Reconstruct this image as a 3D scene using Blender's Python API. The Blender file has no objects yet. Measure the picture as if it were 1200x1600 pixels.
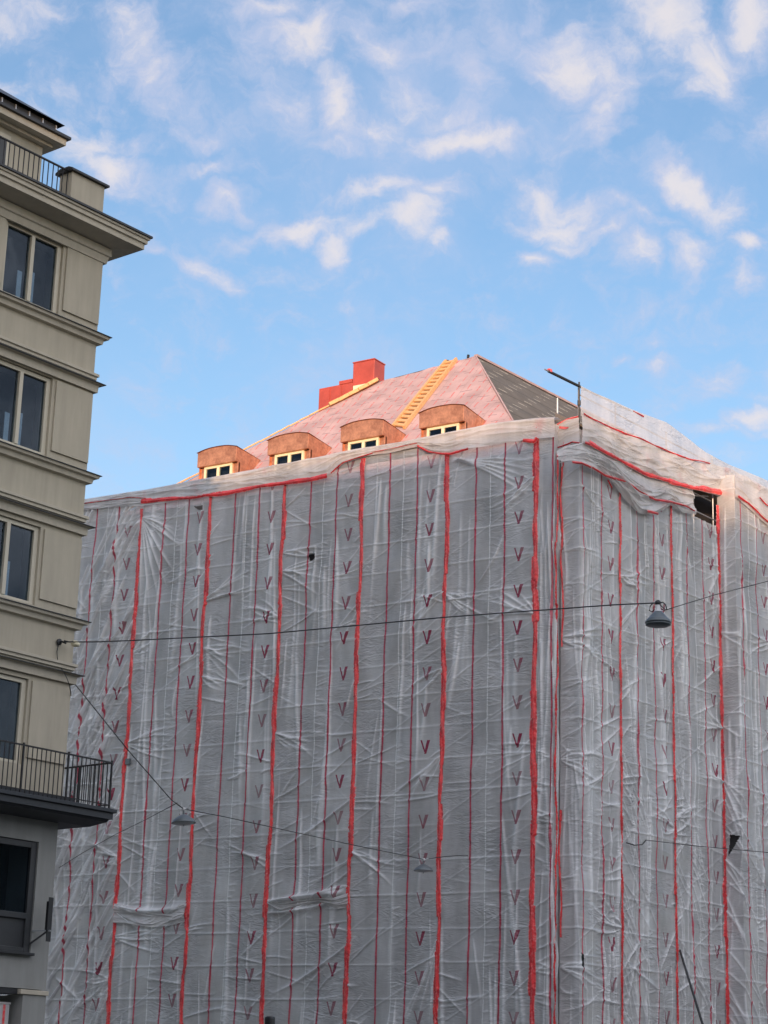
import bpy, bmesh, math, random
import numpy as np
from mathutils import Vector, Matrix
R = math.radians
random.seed(7)
sc = bpy.context.scene
col = sc.collection

# ------------------------------------------------------------------ camera
CAM = np.array([0, 0, 1.6])
RX = np.array([0.845397, 0.533363, 0.028754])
UX = np.array([0.128807, -0.255816, 0.958106])
FX = np.array([-0.518374, 0.806276, 0.284967])
F = 3100.0
cd = bpy.data.cameras.new('camera'); cam = bpy.data.objects.new('camera', cd); col.objects.link(cam)
cam.matrix_world = Matrix(((RX[0], UX[0], -FX[0], 0), (RX[1], UX[1], -FX[1], 0), (RX[2], UX[2], -FX[2], 1.6), (0, 0, 0, 1)))
cd.sensor_fit = 'VERTICAL'; cd.sensor_height = 32; cd.lens = F / 1600 * 32; cd.clip_start = .1; cd.clip_end = 3000
sc.camera = cam
SUN_EL, SUN_AZ = R(5.2), math.atan2(.45, -.89)     # azimuth measured from +Y towards +X
sc.view_settings.view_transform = 'Standard'; sc.view_settings.look = 'None'
sc.view_settings.exposure = 1.42; sc.view_settings.gamma = 1
sc.render.resolution_x = 768; sc.render.resolution_y = 1024

def ray(x, y): return FX + (x - 600) / F * RX - (y - 800) / F * UX
def onplane(x, y, n, d):
    v = ray(x, y); n = np.array(n, float); return CAM + v * ((d - n @ CAM) / (n @ v))

# ------------------------------------------------------------------ node helpers
class NT:
    def __init__(s, tree): s.t = tree; s.n = tree.nodes; s.l = tree.links; s.n.clear()
    def node(s, typ, ins=None, **kw):
        a = s.n.new(typ)
        for k, v in kw.items(): setattr(a, k, v)
        for k, v in (ins or {}).items(): s.set(a.inputs[k], v)
        return a
    def set(s, sock, v):
        if isinstance(v, bpy.types.NodeSocket): s.l.new(v, sock)
        else: sock.default_value = v
    def m(s, op, a, b=None, c=None, clamp=False):
        x = s.node('ShaderNodeMath', operation=op, use_clamp=clamp); s.set(x.inputs[0], a)
        if b is not None: s.set(x.inputs[1], b)
        if c is not None: s.set(x.inputs[2], c)
        return x.outputs[0]
    def mix(s, f, a, b):
        x = s.node('ShaderNodeMix', data_type='RGBA'); s.set(x.inputs[0], f); s.set(x.inputs[6], a); s.set(x.inputs[7], b); return x.outputs[2]
    def noise(s, vec, scale, det=4, rough=.55, out=0, dist=0):
        x = s.node('ShaderNodeTexNoise', {'Scale': scale, 'Detail': det, 'Roughness': rough, 'Distortion': dist}); s.l.new(vec, x.inputs['Vector']); return x.outputs[out]
    def ramp(s, f, a, b): # smoothstep
        x = s.node('ShaderNodeMapRange', interpolation_type='SMOOTHSTEP'); s.set(x.inputs[0], f); x.inputs[1].default_value = a; x.inputs[2].default_value = b; return x.outputs[0]
def c4(*c): return (c[0], c[1], c[2], 1)
def newmat(name):
    m = bpy.data.materials.new(name); m.use_nodes = True; return m, NT(m.node_tree)

# ------------------------------------------------------------------ world
w = bpy.data.worlds.new('World'); sc.world = w; w.use_nodes = True
t = NT(w.node_tree)
sky = t.node('ShaderNodeTexSky', sky_type='NISHITA'); sky.sun_disc = False
sky.sun_elevation = SUN_EL; sky.sun_rotation = SUN_AZ; sky.air_density = 1.0; sky.dust_density = .6; sky.ozone_density = 2.2
tc = t.node('ShaderNodeTexCoord'); sep = t.node('ShaderNodeSeparateXYZ'); t.l.new(tc.outputs['Generated'], sep.inputs[0])
az = t.m('ARCTAN2', sep.outputs[0], sep.outputs[1]); el = t.m('ARCSINE', sep.outputs[2])
base = t.node('ShaderNodeCombineXYZ', {0: az, 1: el}).outputs[0]
# warp so cloud edges curl
wn = t.node('ShaderNodeTexNoise', {'Scale': 17, 'Detail': 6, 'Roughness': .55}); t.l.new(base, wn.inputs['Vector'])
wv = t.node('ShaderNodeVectorMath', {1: (.5, .5, .5)}, operation='SUBTRACT'); t.l.new(wn.outputs['Color'], wv.inputs[0])
ws = t.node('ShaderNodeVectorMath', operation='SCALE'); t.l.new(wv.outputs[0], ws.inputs[0]); ws.inputs['Scale'].default_value = .055
wp = t.node('ShaderNodeVectorMath', operation='ADD'); t.l.new(base, wp.inputs[0]); t.l.new(ws.outputs[0], wp.inputs[1]); wp = wp.outputs[0]
CL = [(440,150,60,40,20,.5),(560,60,50,30,0,.6),(640,140,50,30,10,.55),(700,300,40,20,0,.6),(560,350,50,20,0,.5),(900,330,60,25,10,.6),(960,330,50,20,0,.5),(1020,350,45,22,0,.55),(180,130,60,40,30,.5),(60,180,60,30,0,.5),(800,60,60,25,-10,.5),(960,90,60,40,0,.5),(540,230,60,18,0,.55),(210,40,60,35,30,.6),(250,110,95,45,45,.7),(300,165,75,32,40,.6),(30,25,80,35,0,.5),(165,258,70,32,15,.85),(135,205,60,24,0,.6),
(215,215,45,17,10,.5),(330,215,65,20,0,.6),(350,248,65,16,-10,.55),(270,300,60,18,0,.4),(470,55,65,38,0,.95),(400,100,45,28,-30,.5),(513,170,50,38,60,.85),
(580,205,55,22,0,.7),(420,15,45,22,0,.85),(600,90,55,32,0,.7),(675,80,85,28,-10,.55),(740,130,65,32,45,.5),(735,222,85,19,0,.95),(720,185,45,22,0,.5),
(830,45,45,18,-30,.5),(890,110,82,48,20,.95),(925,180,38,50,-20,.85),(1040,40,82,50,30,.95),(1110,105,50,60,60,.85),(1185,25,45,40,0,.85),(365,305,36,22,0,.9),
(470,340,65,24,-10,.95),(520,375,30,34,60,.8),(400,350,45,14,-20,.6),(600,298,85,17,0,.85),(650,340,50,38,0,.75),(685,385,34,22,0,.55),(850,310,54,38,30,.8),
(870,355,66,20,0,.8),(835,410,32,17,-10,.85),(930,370,80,17,-10,.65),(990,400,38,33,30,.85),(1080,300,78,27,22,.95),(1140,325,45,34,0,.75),(1082,412,46,38,30,.75),
(1185,380,24,18,0,.8),(1185,445,28,28,0,.55),(335,425,56,18,20,.75),(240,395,35,14,10,.5),(1030,575,34,17,0,.6),(970,557,24,9,10,.55),(1030,542,34,17,0,.5),(1115,588,40,28,0,.5),
(1160,655,66,18,-10,.85),(1130,678,80,14,0,.55),(1030,250,34,14,0,.4),(650,8,80,16,0,.6),(90,120,50,22,20,.4),
(1330,200,120,40,0,.9),(1400,420,110,35,10,.8),(-120,150,120,45,0,.9),(-150,380,100,30,0,.7),(1300,600,90,25,0,.7),(500,-120,160,50,0,.9),(900,-150,150,60,0,.9)]
dens = None
for (cx, cy, rx, ry, ro, s) in CL:
    v = ray(cx, cy); v = v / np.linalg.norm(v)
    A0, E0 = math.atan2(v[0], v[1]), math.asin(v[2])
    v2 = ray(cx + 10, cy); v2 = v2 / np.linalg.norm(v2); a1, e1 = math.atan2(v2[0], v2[1]) - A0, math.asin(v2[2]) - E0
    tilt = math.atan2(e1, a1) - R(ro)
    sx = rx * 1.55 / F / math.cos(E0); sy = ry * 1.65 / F
    mp = t.node('ShaderNodeMapping', vector_type='TEXTURE'); t.l.new(wp, mp.inputs[0])
    mp.inputs['Location'].default_value = (A0, E0, 0); mp.inputs['Rotation'].default_value = (0, 0, tilt); mp.inputs['Scale'].default_value = (sx, sy, 1)
    g = t.node('ShaderNodeTexGradient', gradient_type='SPHERICAL'); t.l.new(mp.outputs[0], g.inputs[0])
    q = t.m('MULTIPLY', g.outputs[1], s)
    dens = q if dens is None else t.m('SMOOTH_MAX', dens, q, .12)
st = t.node('ShaderNodeMapping'); t.l.new(wp, st.inputs[0]); st.inputs['Scale'].default_value = (1, 1.5, 1); st.inputs['Rotation'].default_value = (0, 0, .25)
fb = t.noise(st.outputs[0], 38, 10, .64)
fb2 = t.noise(st.outputs[0], 9, 3, .5)
D = t.m('ADD', t.m('MULTIPLY', dens, 1.35), t.m('MULTIPLY', t.m('SUBTRACT', fb, .5), 2.1))
D = t.m('ADD', D, t.m('MULTIPLY', t.m('SUBTRACT', fb2, .52), .35))
cov = t.ramp(D, .0, 1.45)
# clouds elsewhere on the dome
skyc = sky.outputs[0]
skyd = t.node('ShaderNodeHueSaturation', {'Hue': .5, 'Saturation': 1.0, 'Value': 1.0}); t.l.new(skyc, skyd.inputs['Color'])
tint = t.node('ShaderNodeMix', data_type='RGBA', blend_type='MULTIPLY'); tint.inputs[0].default_value = 1; t.l.new(skyd.outputs[0], tint.inputs[6]); tint.inputs[7].default_value = (1.02, .95, .98, 1)
cloudc = t.mix(t.ramp(t.m('ADD', D, t.m('MULTIPLY', t.m('SUBTRACT', fb2, .5), 1.6)), .3, 1.1), (1.75, 1.82, 2.25, 1), (2.5, 2.32, 2.3, 1))
CLOUDC = cloudc
haze_c = t.ramp(t.m('ADD', dens, t.m('MULTIPLY', t.m('SUBTRACT', fb, .5), 1.2)), .0, .70)
veil = t.ramp(t.m('ADD', t.noise(st.outputs[0], 6, 6, .62), t.m('MULTIPLY', el, .35)), .55, .95)
fin = t.mix(t.m('MULTIPLY', veil, .45), tint.outputs[2], (1.6, 1.85, 2.5, 1))
fin = t.mix(t.m('MULTIPLY', haze_c, .58), fin, (1.62, 1.80, 2.45, 1))
fin = t.mix(t.m('MULTIPLY', cov, .80), fin, cloudc)
# unseen bright clouds added towards the sun as fill light for the facades
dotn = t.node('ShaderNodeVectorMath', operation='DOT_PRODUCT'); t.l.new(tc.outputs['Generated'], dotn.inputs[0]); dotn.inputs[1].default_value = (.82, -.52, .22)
fill_bank = t.m('MULTIPLY', t.ramp(dotn.outputs['Value'], .0, .45), t.ramp(t.noise(tc.outputs['Generated'], 5, 6, .6), .40, .60))
fill_bank = t.m('MULTIPLY', fill_bank, t.ramp(sep.outputs[2], .02, .12))
fin = t.mix(t.m('MULTIPLY', fill_bank, .9), fin, (6.3, 6.1, 6.4, 1))
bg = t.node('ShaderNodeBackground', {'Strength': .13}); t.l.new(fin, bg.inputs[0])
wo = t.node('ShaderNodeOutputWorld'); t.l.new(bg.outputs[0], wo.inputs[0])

sl = bpy.data.lights.new('sun', 'SUN'); sun = bpy.data.objects.new('sun', sl); col.objects.link(sun)
sl.energy = 1.75; sl.angle = R(.6); sl.color = (1, .63, .38)
sd = Vector((math.sin(SUN_AZ) * math.cos(SUN_EL), math.cos(SUN_AZ) * math.cos(SUN_EL), math.sin(SUN_EL)))
sun.rotation_euler = sd.to_track_quat('Z', 'Y').to_euler()

# ------------------------------------------------------------------ materials
def plain(name, c, rough=.7, metal=0, var=.12, scale=3, bump=0, bscale=30, spec=.5):
    m, t = newmat(name)
    tc = t.node('ShaderNodeTexCoord').outputs['Object']
    n = t.noise(tc, scale, 6)
    n2 = t.noise(tc, scale * 7, 4)
    f = t.m('ADD', t.m('MULTIPLY', n, .7), t.m('MULTIPLY', n2, .3))
    cc = t.mix(t.ramp(f, .3, .7), c4(*[x * (1 - var) for x in c]), c4(*[min(1, x * (1 + var)) for x in c]))
    b = t.node('ShaderNodeBsdfPrincipled', {'Base Color': cc, 'Roughness': rough, 'Metallic': metal, 'Specular IOR Level': spec})
    if bump:
        bp = t.node('ShaderNodeBump', {'Strength': bump, 'Distance': .02, 'Height': t.noise(tc, bscale, 5)}); t.l.new(bp.outputs[0], b.inputs['Normal'])
    o = t.node('ShaderNodeOutputMaterial'); t.l.new(b.outputs[0], o.inputs[0]); return m
def streaky(name, c, var=.12, bump=.25):
    # rendered wall: soft mottling, rain streaks
    m, t = newmat(name)
    tc = t.node('ShaderNodeTexCoord').outputs['Object']
    mp = t.node('ShaderNodeMapping'); t.l.new(tc, mp.inputs[0]); mp.inputs['Scale'].default_value = (1, 1, .12)
    s = t.noise(mp.outputs[0], 5, 5, .6); n = t.noise(tc, .8, 5, .6)
    n3 = t.noise(tc, .25, 4, .6)
    f = t.m('ADD', t.m('ADD', t.m('MULTIPLY', s, .5), t.m('MULTIPLY', n, .3)), t.m('MULTIPLY', n3, .2))
    cc = t.mix(t.ramp(f, .32, .68), c4(*[x * (1 - var) for x in c]), c4(*[x * (1 + var * .7) for x in c]))
    b = t.node('ShaderNodeBsdfPrincipled', {'Base Color': cc, 'Roughness': .88, 'Specular IOR Level': .25})
    bp = t.node('ShaderNodeBump', {'Strength': bump, 'Distance': .01, 'Height': t.noise(tc, 60, 4)}); t.l.new(bp.outputs[0], b.inputs['Normal'])
    o = t.node('ShaderNodeOutputMaterial'); t.l.new(b.outputs[0], o.inputs[0]); return m
M = {}
M['render'] = streaky('beige_render', (.43, .39, .305))
M['render_low'] = streaky('grey_render', (.27, .275, .26))
M['trim'] = streaky('light_trim', (.47, .43, .345), .1)
M['darkmetal'] = plain('dark_metal', (.035, .037, .04), .45, .4)
M['rail'] = plain('railing_metal', (.02, .02, .022), .5, .3)
M['slab'] = plain('slab_metal', (.03, .034, .04), .5, .2)
M['frame'] = plain('window_frame', (.50, .46, .36), .5, 0, .05)
M['darkframe'] = plain('dark_frame', (.03, .033, .036), .45)
M['room'] = plain('room', (.05, .05, .055), .9)
M['curtain'] = plain('curtain', (.85, .88, .86), .9)
M['steel'] = plain('galvanised_steel', (.42, .44, .46), .4, .7, .15, 6)
M['plank'] = plain('deck_board', (.22, .18, .13), .8)
M['plaster'] = plain('covered_wall', (.22, .20, .185), .9, 0, .2, .7)
M['pit'] = plain('shaded_opening', (.03, .03, .032), .9)  # near-black colour stands in for the shade inside openings
M['chim'] = plain('red_sheet_metal', (.44, .075, .055), .5, .1, .15, 2)
M['wood'] = plain('new_wood', (.66, .38, .17), .6, 0, .15, 9)
M['creamwin'] = plain('cream_window', (.80, .74, .52), .5, 0, .05)
M['lampgrey'] = plain('lamp_enamel', (.12, .14, .15), .35, .2, .1)
M['cable'] = plain('cable', (.02, .022, .024), .6)
M['blackbox'] = plain('black_plastic', (.015, .016, .018), .5)
M['insul'] = plain('porcelain', (.55, .55, .55), .3)
M['asphalt'] = plain('asphalt', (.05, .05, .052), .9, 0, .2, 2, .4, 60)
M['paving'] = plain('paving', (.22, .215, .2), .9, 0, .15, 2, .3, 20)
M['neighbour'] = streaky('neighbour_render', (.30, .27, .23))
M['opal'] = plain('opal_glass', (.6, .62, .62), .3)
M['felt_lap'] = plain('lap', (.40, .29, .29), .8)

def glassmat(name, c, rough=.04):
    m, t = newmat(name)
    g = t.node('ShaderNodeBsdfGlossy', {'Color': c4(.9, .93, .97), 'Roughness': rough}); tr = t.node('ShaderNodeBsdfTransparent', {'Color': c4(*c)})
    tc = t.node('ShaderNodeTexCoord').outputs['Object']
    bp = t.node('ShaderNodeBump', {'Strength': .12, 'Distance': .02, 'Height': t.noise(tc, 2.0, 1)}); t.l.new(bp.outputs[0], g.inputs['Normal'])
    fr = t.node('ShaderNodeFresnel', {'IOR': 1.7}); f = t.m('ADD', t.m('MULTIPLY', fr.outputs[0], .07), .0, clamp=True)
    mx = t.node('ShaderNodeMixShader'); t.l.new(f, mx.inputs[0]); t.l.new(tr.outputs[0], mx.inputs[1]); t.l.new(g.outputs[0], mx.inputs[2])
    o = t.node('ShaderNodeOutputMaterial'); t.l.new(mx.outputs[0], o.inputs[0]); return m
M['glass'] = glassmat('window_glass', (.62, .69, .75))

def copper(name):
    m, t = newmat(name)
    tc = t.node('ShaderNodeTexCoord').outputs['Object']
    n = t.noise(tc, 2.2, 7, .65); n2 = t.noise(tc, 11, 4, .6)
    f = t.m('ADD', t.m('MULTIPLY', n, .7), t.m('MULTIPLY', n2, .3))
    cc = t.mix(t.ramp(f, .35, .66), c4(.40, .17, .10), c4(.72, .34, .20))
    sx = t.node('ShaderNodeSeparateXYZ'); t.l.new(tc, sx.inputs[0])
    b = t.node('ShaderNodeBsdfPrincipled', {'Base Color': cc, 'Roughness': .42, 'Metallic': .55})
    bp = t.node('ShaderNodeBump', {'Strength': .25, 'Distance': .03, 'Height': n}); t.l.new(bp.outputs[0], b.inputs['Normal'])
    o = t.node('ShaderNodeOutputMaterial'); t.l.new(b.outputs[0], o.inputs[0]); return m
M['copper'] = copper('oxidised_copper')

def feltmat(name, basec, lapc, dashc, dens, lapw=.03, rowh=1.0, dashlen=.35, stag=.5, dashrow=.5, dashw=.05, wide=1.0):
    """roofing underlay: sheets laid across the slope (v up the slope), laps, printed dashes. uv in metres"""
    m, t = newmat(name)
    uv = t.node('ShaderNodeUVMap').outputs[0]
    wn = t.noise(uv, 1.2, 3, .5, 1)
    wob = t.node('ShaderNodeVectorMath', operation='MULTIPLY_ADD'); t.l.new(wn, wob.inputs[0]); wob.inputs[1].default_value = (.10, .10, 0); t.l.new(uv, wob.inputs[2])
    s = t.node('ShaderNodeSeparateXYZ'); t.l.new(wob.outputs[0], s.inputs[0]); u, v = s.outputs[0], s.outputs[1]
    n = t.noise(uv, 1.1, 6, .6)
    c = t.mix(t.ramp(n, .3, .7), c4(*[x * .82 for x in basec]), c4(*[x * 1.12 for x in basec]))
    return m, t, u, v, c, n, uv
def finish(m, t, c, rough=.75, bumpin=None, spec=.3, bs=.3):
    b = t.node('ShaderNodeBsdfPrincipled', {'Base Color': c, 'Roughness': rough, 'Specular IOR Level': spec})
    if bumpin is not None:
        bp = t.node('ShaderNodeBump', {'Strength': bs, 'Distance': .05, 'Height': bumpin}); t.l.new(bp.outputs[0], b.inputs['Normal'])
    o = t.node('ShaderNodeOutputMaterial'); t.l.new(b.outputs[0], o.inputs[0]); return m
def band(t, x, period, pos, hw):   # 1 where frac(x/period) within hw of pos
    fr = t.m('FRACT', t.m('DIVIDE', x, period)); return t.m('LESS_THAN', t.m('ABSOLUTE', t.m('SUBTRACT', fr, pos)), hw)
m, t, u, v, c, n, uv = feltmat('pink_underlay', (.47, .335, .335), 0, 0, 0)
col_id = t.m('FLOOR', t.m('DIVIDE', u, .5))
off = t.m('FRACT', t.m('MULTIPLY', col_id, .37))
line = t.m('MULTIPLY', band(t, u, .5, .5, .055), t.m('LESS_THAN', t.m('FRACT', t.m('ADD', t.m('DIVIDE', v, .62), off)), .72))
ragged = t.m('GREATER_THAN', t.noise(uv, 9, 3, .6), .44)
line = t.m('MULTIPLY', line, ragged)
c = t.mix(t.m('MULTIPLY', line, .75), c, c4(.55, .10, .10))
lap = t.m('MULTIPLY', t.m('LESS_THAN', t.m('FRACT', t.m('ADD', t.m('DIVIDE', v, 1.1), t.m('MULTIPLY', off, 1.3))), .045), t.m('GREATER_THAN', t.noise(uv, 3, 2), .45))
c = t.mix(t.m('MULTIPLY', lap, .7), c, c4(.20, .15, .16))
seam = band(t, u, 1.0, .02, .012)
c = t.mix(t.m('MULTIPLY', seam, .5), c, c4(.30, .2, .2))
M['pinkfelt'] = finish(m, t, c, .7, n)
m, t, u, v, c, n, uv = feltmat('dark_underlay', (.125, .115, .10), 0, 0, 0)
row = t.m('FLOOR', t.m('DIVIDE', v, .55)); off = t.m('FRACT', t.m('MULTIPLY', row, .43))
dash = t.m('MULTIPLY', band(t, v, .55, .5, .07), t.m('LESS_THAN', t.m('FRACT', t.m('ADD', t.m('DIVIDE', u, 1.5), off)), .36))
dash = t.m('MULTIPLY', dash, t.m('GREATER_THAN', t.noise(uv, 7, 2), .42))
c = t.mix(t.m('MULTIPLY', dash, .6), c, c4(.50, .47, .40))
lap = band(t, v, 1.1, .05, .03); c = t.mix(t.m('MULTIPLY', lap, .6), c, c4(.04, .035, .03))
M['darkfelt'] = finish(m, t, c, .8, n)

def foilmat(name, tint=(.86, .872, .885), prints=True, alpha=.37, redhaze=0.0):
    """white scaffold sheeting. uv = metres from left tape, metres above ground"""
    m, t = newmat(name)
    uv = t.node('ShaderNodeUVMap').outputs[0]
    s = t.node('ShaderNodeSeparateXYZ'); t.l.new(uv, s.inputs[0]); u0, v0 = s.outputs[0], s.outputs[1]
    nn = t.noise(uv, .55, 4, .5, 1); ns = t.node('ShaderNodeSeparateColor'); t.l.new(nn, ns.inputs[0])
    n2 = t.noise(uv, 3.5, 3, .5, 1); ns2 = t.node('ShaderNodeSeparateColor'); t.l.new(n2, ns2.inputs[0])
    u = t.m('ADD', t.m('ADD', u0, t.m('MULTIPLY', t.m('SUBTRACT', ns.outputs[0], .5), .10)), t.m('MULTIPLY', t.m('SUBTRACT', ns2.outputs[0], .5), .035))
    v = t.m('ADD', v0, t.m('MULTIPLY', t.m('SUBTRACT', ns.outputs[1], .5), .16))
    st = t.node('ShaderNodeMapping'); t.l.new(uv, st.inputs[0]); st.inputs['Scale'].default_value = (1, .35, 1)
    big = t.noise(st.outputs[0], 1.1, 5, .6)
    base = t.mix(t.ramp(big, .3, .72), c4(*[x * .88 for x in tint]), c4(*[min(1, x * 1.10) for x in tint]))
    opac = 1 - alpha
    fold = t.node('ShaderNodeAttribute', attribute_name='fold').outputs['Fac']   # pleated foil is several layers thick
    op = t.m('ADD', opac, t.m('MULTIPLY', t.m('SUBTRACT', big, .5), .35))
    op = t.m('ADD', op, t.m('MULTIPLY', fold, .55), clamp=True)
    if prints:
        def near(x, p, hw, soft=.006):
            return t.m('SUBTRACT', 1, t.ramp(t.m('ABSOLUTE', t.m('SUBTRACT', x, p)), hw - soft, hw + soft))
        fringe = t.m('MAXIMUM', near(u, 1.02, .062, .02), near(u, 2.05, .062, .02))
        red = t.m('MAXIMUM', near(u, 1.02, .030), near(u, 2.05, .030))
        white = near(u, 1.53, .022)
        base = t.mix(t.m('MULTIPLY', fringe, .30), base, c4(.80, .62, .64))
        base = t.mix(t.m('MULTIPLY', white, .75), base, c4(.86, .88, .88))
        rr = t.noise(uv, 2.3, 4, .6)
        redc = t.mix(t.ramp(rr, .35, .65), c4(.36, .014, .05), c4(.66, .03, .085))
        base = t.mix(t.m('MULTIPLY', red, .93), base, redc)
        # V marks: thin left stroke, broad right stroke
        y = t.m('DIVIDE', t.m('MULTIPLY', t.m('FRACT', t.m('ADD', t.m('DIVIDE', v, 1.13), .46)), 1.13), .42)
        x = t.m('DIVIDE', t.m('SUBTRACT', u, 2.38), .34)
        inside = t.m('MULTIPLY', t.m('LESS_THAN', y, 1.0), t.m('MULTIPLY', t.m('GREATER_THAN', y, 0.0), 1.0))
        l0 = t.m('ADD', t.m('MULTIPLY', y, -.42), .42)
        sl_ = t.m('MULTIPLY', t.m('GREATER_THAN', x, l0), t.m('LESS_THAN', x, t.m('ADD', l0, .15)))
        sl_ = t.m('MULTIPLY', sl_, t.m('GREATER_THAN', y, .12))
        r0 = t.m('ADD', t.m('MULTIPLY', y, .30), .36); r1 = t.m('ADD', t.m('MULTIPLY', y, .42), .58)
        sr = t.m('MULTIPLY', t.m('GREATER_THAN', x, r0), t.m('LESS_THAN', x, r1))
        V = t.m('MULTIPLY', inside, t.m('MAXIMUM', sl_, sr))
        fade = t.m('ADD', .62, t.m('MULTIPLY', t.ramp(t.noise(uv, .35, 2, .5), .38, .58), .38))
        V = t.m('MULTIPLY', V, fade)
        base = t.mix(V, base, c4(.34, .035, .085)); op = t.m('MAXIMUM', op, t.m('MULTIPLY', V, .9))
        op = t.m('MAXIMUM', op, t.m('MAXIMUM', t.m('MULTIPLY', red, .98), t.m('MULTIPLY', white, .96)))
    if redhaze:
        hz = t.ramp(t.noise(uv, 1.4, 3, .5), .55, .75); base = t.mix(t.m('MULTIPLY', hz, redhaze), base, c4(.62, .22, .24))
    # fine crumple bump, in patches, the rest of the foil is drawn smooth
    c1 = t.node('ShaderNodeMapping'); t.l.new(uv, c1.inputs[0]); c1.inputs['Rotation'].default_value = (0, 0, .45); c1.inputs['Scale'].default_value = (1, 3.4, 1)
    rd = t.m('ABSOLUTE', t.m('SUBTRACT', t.noise(c1.outputs[0], 2.6, 2, .45, dist=1.2), .5))
    c2 = t.node('ShaderNodeMapping'); t.l.new(uv, c2.inputs[0]); c2.inputs['Rotation'].default_value = (0, 0, -.5); c2.inputs['Scale'].default_value = (1, 2.6, 1)
    rd2 = t.m('ABSOLUTE', t.m('SUBTRACT', t.noise(c2.outputs[0], 1.3, 2, .45, dist=1.6), .5))
    patch = t.ramp(t.noise(uv, .6, 2, .5), .42, .62)
    hh = t.m('MULTIPLY', t.m('ADD', t.m('MULTIPLY', rd, .6), rd2), t.m('ADD', .25, t.m('MULTIPLY', patch, 1.0)))
    bp = t.node('ShaderNodeBump', {'Strength': .65, 'Distance': .10, 'Height': t.m('MULTIPLY', hh, -1)})
    df = t.node('ShaderNodeBsdfPrincipled', {'Base Color': base, 'Roughness': .24, 'Specular IOR Level': .9})
    t.l.new(bp.outputs[0], df.inputs['Normal'])
    tl = t.node('ShaderNodeBsdfTranslucent', {'Color': base}); t.l.new(bp.outputs[0], tl.inputs['Normal'])
    m1 = t.node('ShaderNodeMixShader', {0: .32}); t.l.new(df.outputs[0], m1.inputs[1]); t.l.new(tl.outputs[0], m1.inputs[2])
    tp = t.node('ShaderNodeBsdfTransparent', {'Color': c4(.93, .94, .95)})
    m2 = t.node('ShaderNodeMixShader', {0: op}); t.l.new(tp.outputs[0], m2.inputs[1]); t.l.new(m1.outputs[0], m2.inputs[2])
    o = t.node('ShaderNodeOutputMaterial'); t.l.new(m2.outputs[0], o.inputs[0]); return m
M['foil'] = foilmat('scaffold_foil')
M['foil_plain'] = foilmat('scaffold_foil_unprinted', (.76, .75, .745), False, .10, .35)
M['foil_clear'] = foilmat('scaffold_foil_thin', (.80, .81, .82), False, .22)
def tapemat():
    m, t = newmat('red_tape')
    tc = t.node('ShaderNodeTexCoord').outputs['Object']
    n = t.noise(tc, 2.2, 5, .65); n2 = t.noise(tc, 14, 4, .6)
    c = t.mix(t.ramp(n, .36, .64), c4(.50, .02, .03), c4(.86, .05, .055))
    c = t.mix(t.m('MULTIPLY', t.ramp(n2, .58, .70), .5), c, c4(.85, .32, .30))
    uvs = t.node('ShaderNodeSeparateXYZ'); t.l.new(t.node('ShaderNodeUVMap').outputs[0], uvs.inputs[0])
    edge = t.m('ABSOLUTE', t.m('ADD', uvs.outputs[0], t.m('MULTIPLY', t.m('SUBTRACT', n2, .5), .25)))
    c = t.mix(t.m('MULTIPLY', t.ramp(edge, .40, .49), .6), c, c4(.85, .55, .52))
    cr = t.m('SUBTRACT', 1, t.ramp(t.m('ABSOLUTE', t.m('ADD', uvs.outputs[0], t.m('MULTIPLY', t.m('SUBTRACT', n, .5), .9))), .01, .06))  # pale line along the middle, the crease's highlight put into the colour
    c = t.mix(t.m('MULTIPLY', cr, .35), c, c4(.9, .38, .36))
    b = t.node('ShaderNodeBsdfPrincipled', {'Base Color': c, 'Roughness': .3})
    bp = t.node('ShaderNodeBump', {'Strength': .5, 'Distance': .03, 'Height': n2}); t.l.new(bp.outputs[0], b.inputs['Normal'])
    o = t.node('ShaderNodeOutputMaterial'); t.l.new(b.outputs[0], o.inputs[0]); return m
M['tape'] = tapemat()

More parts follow.
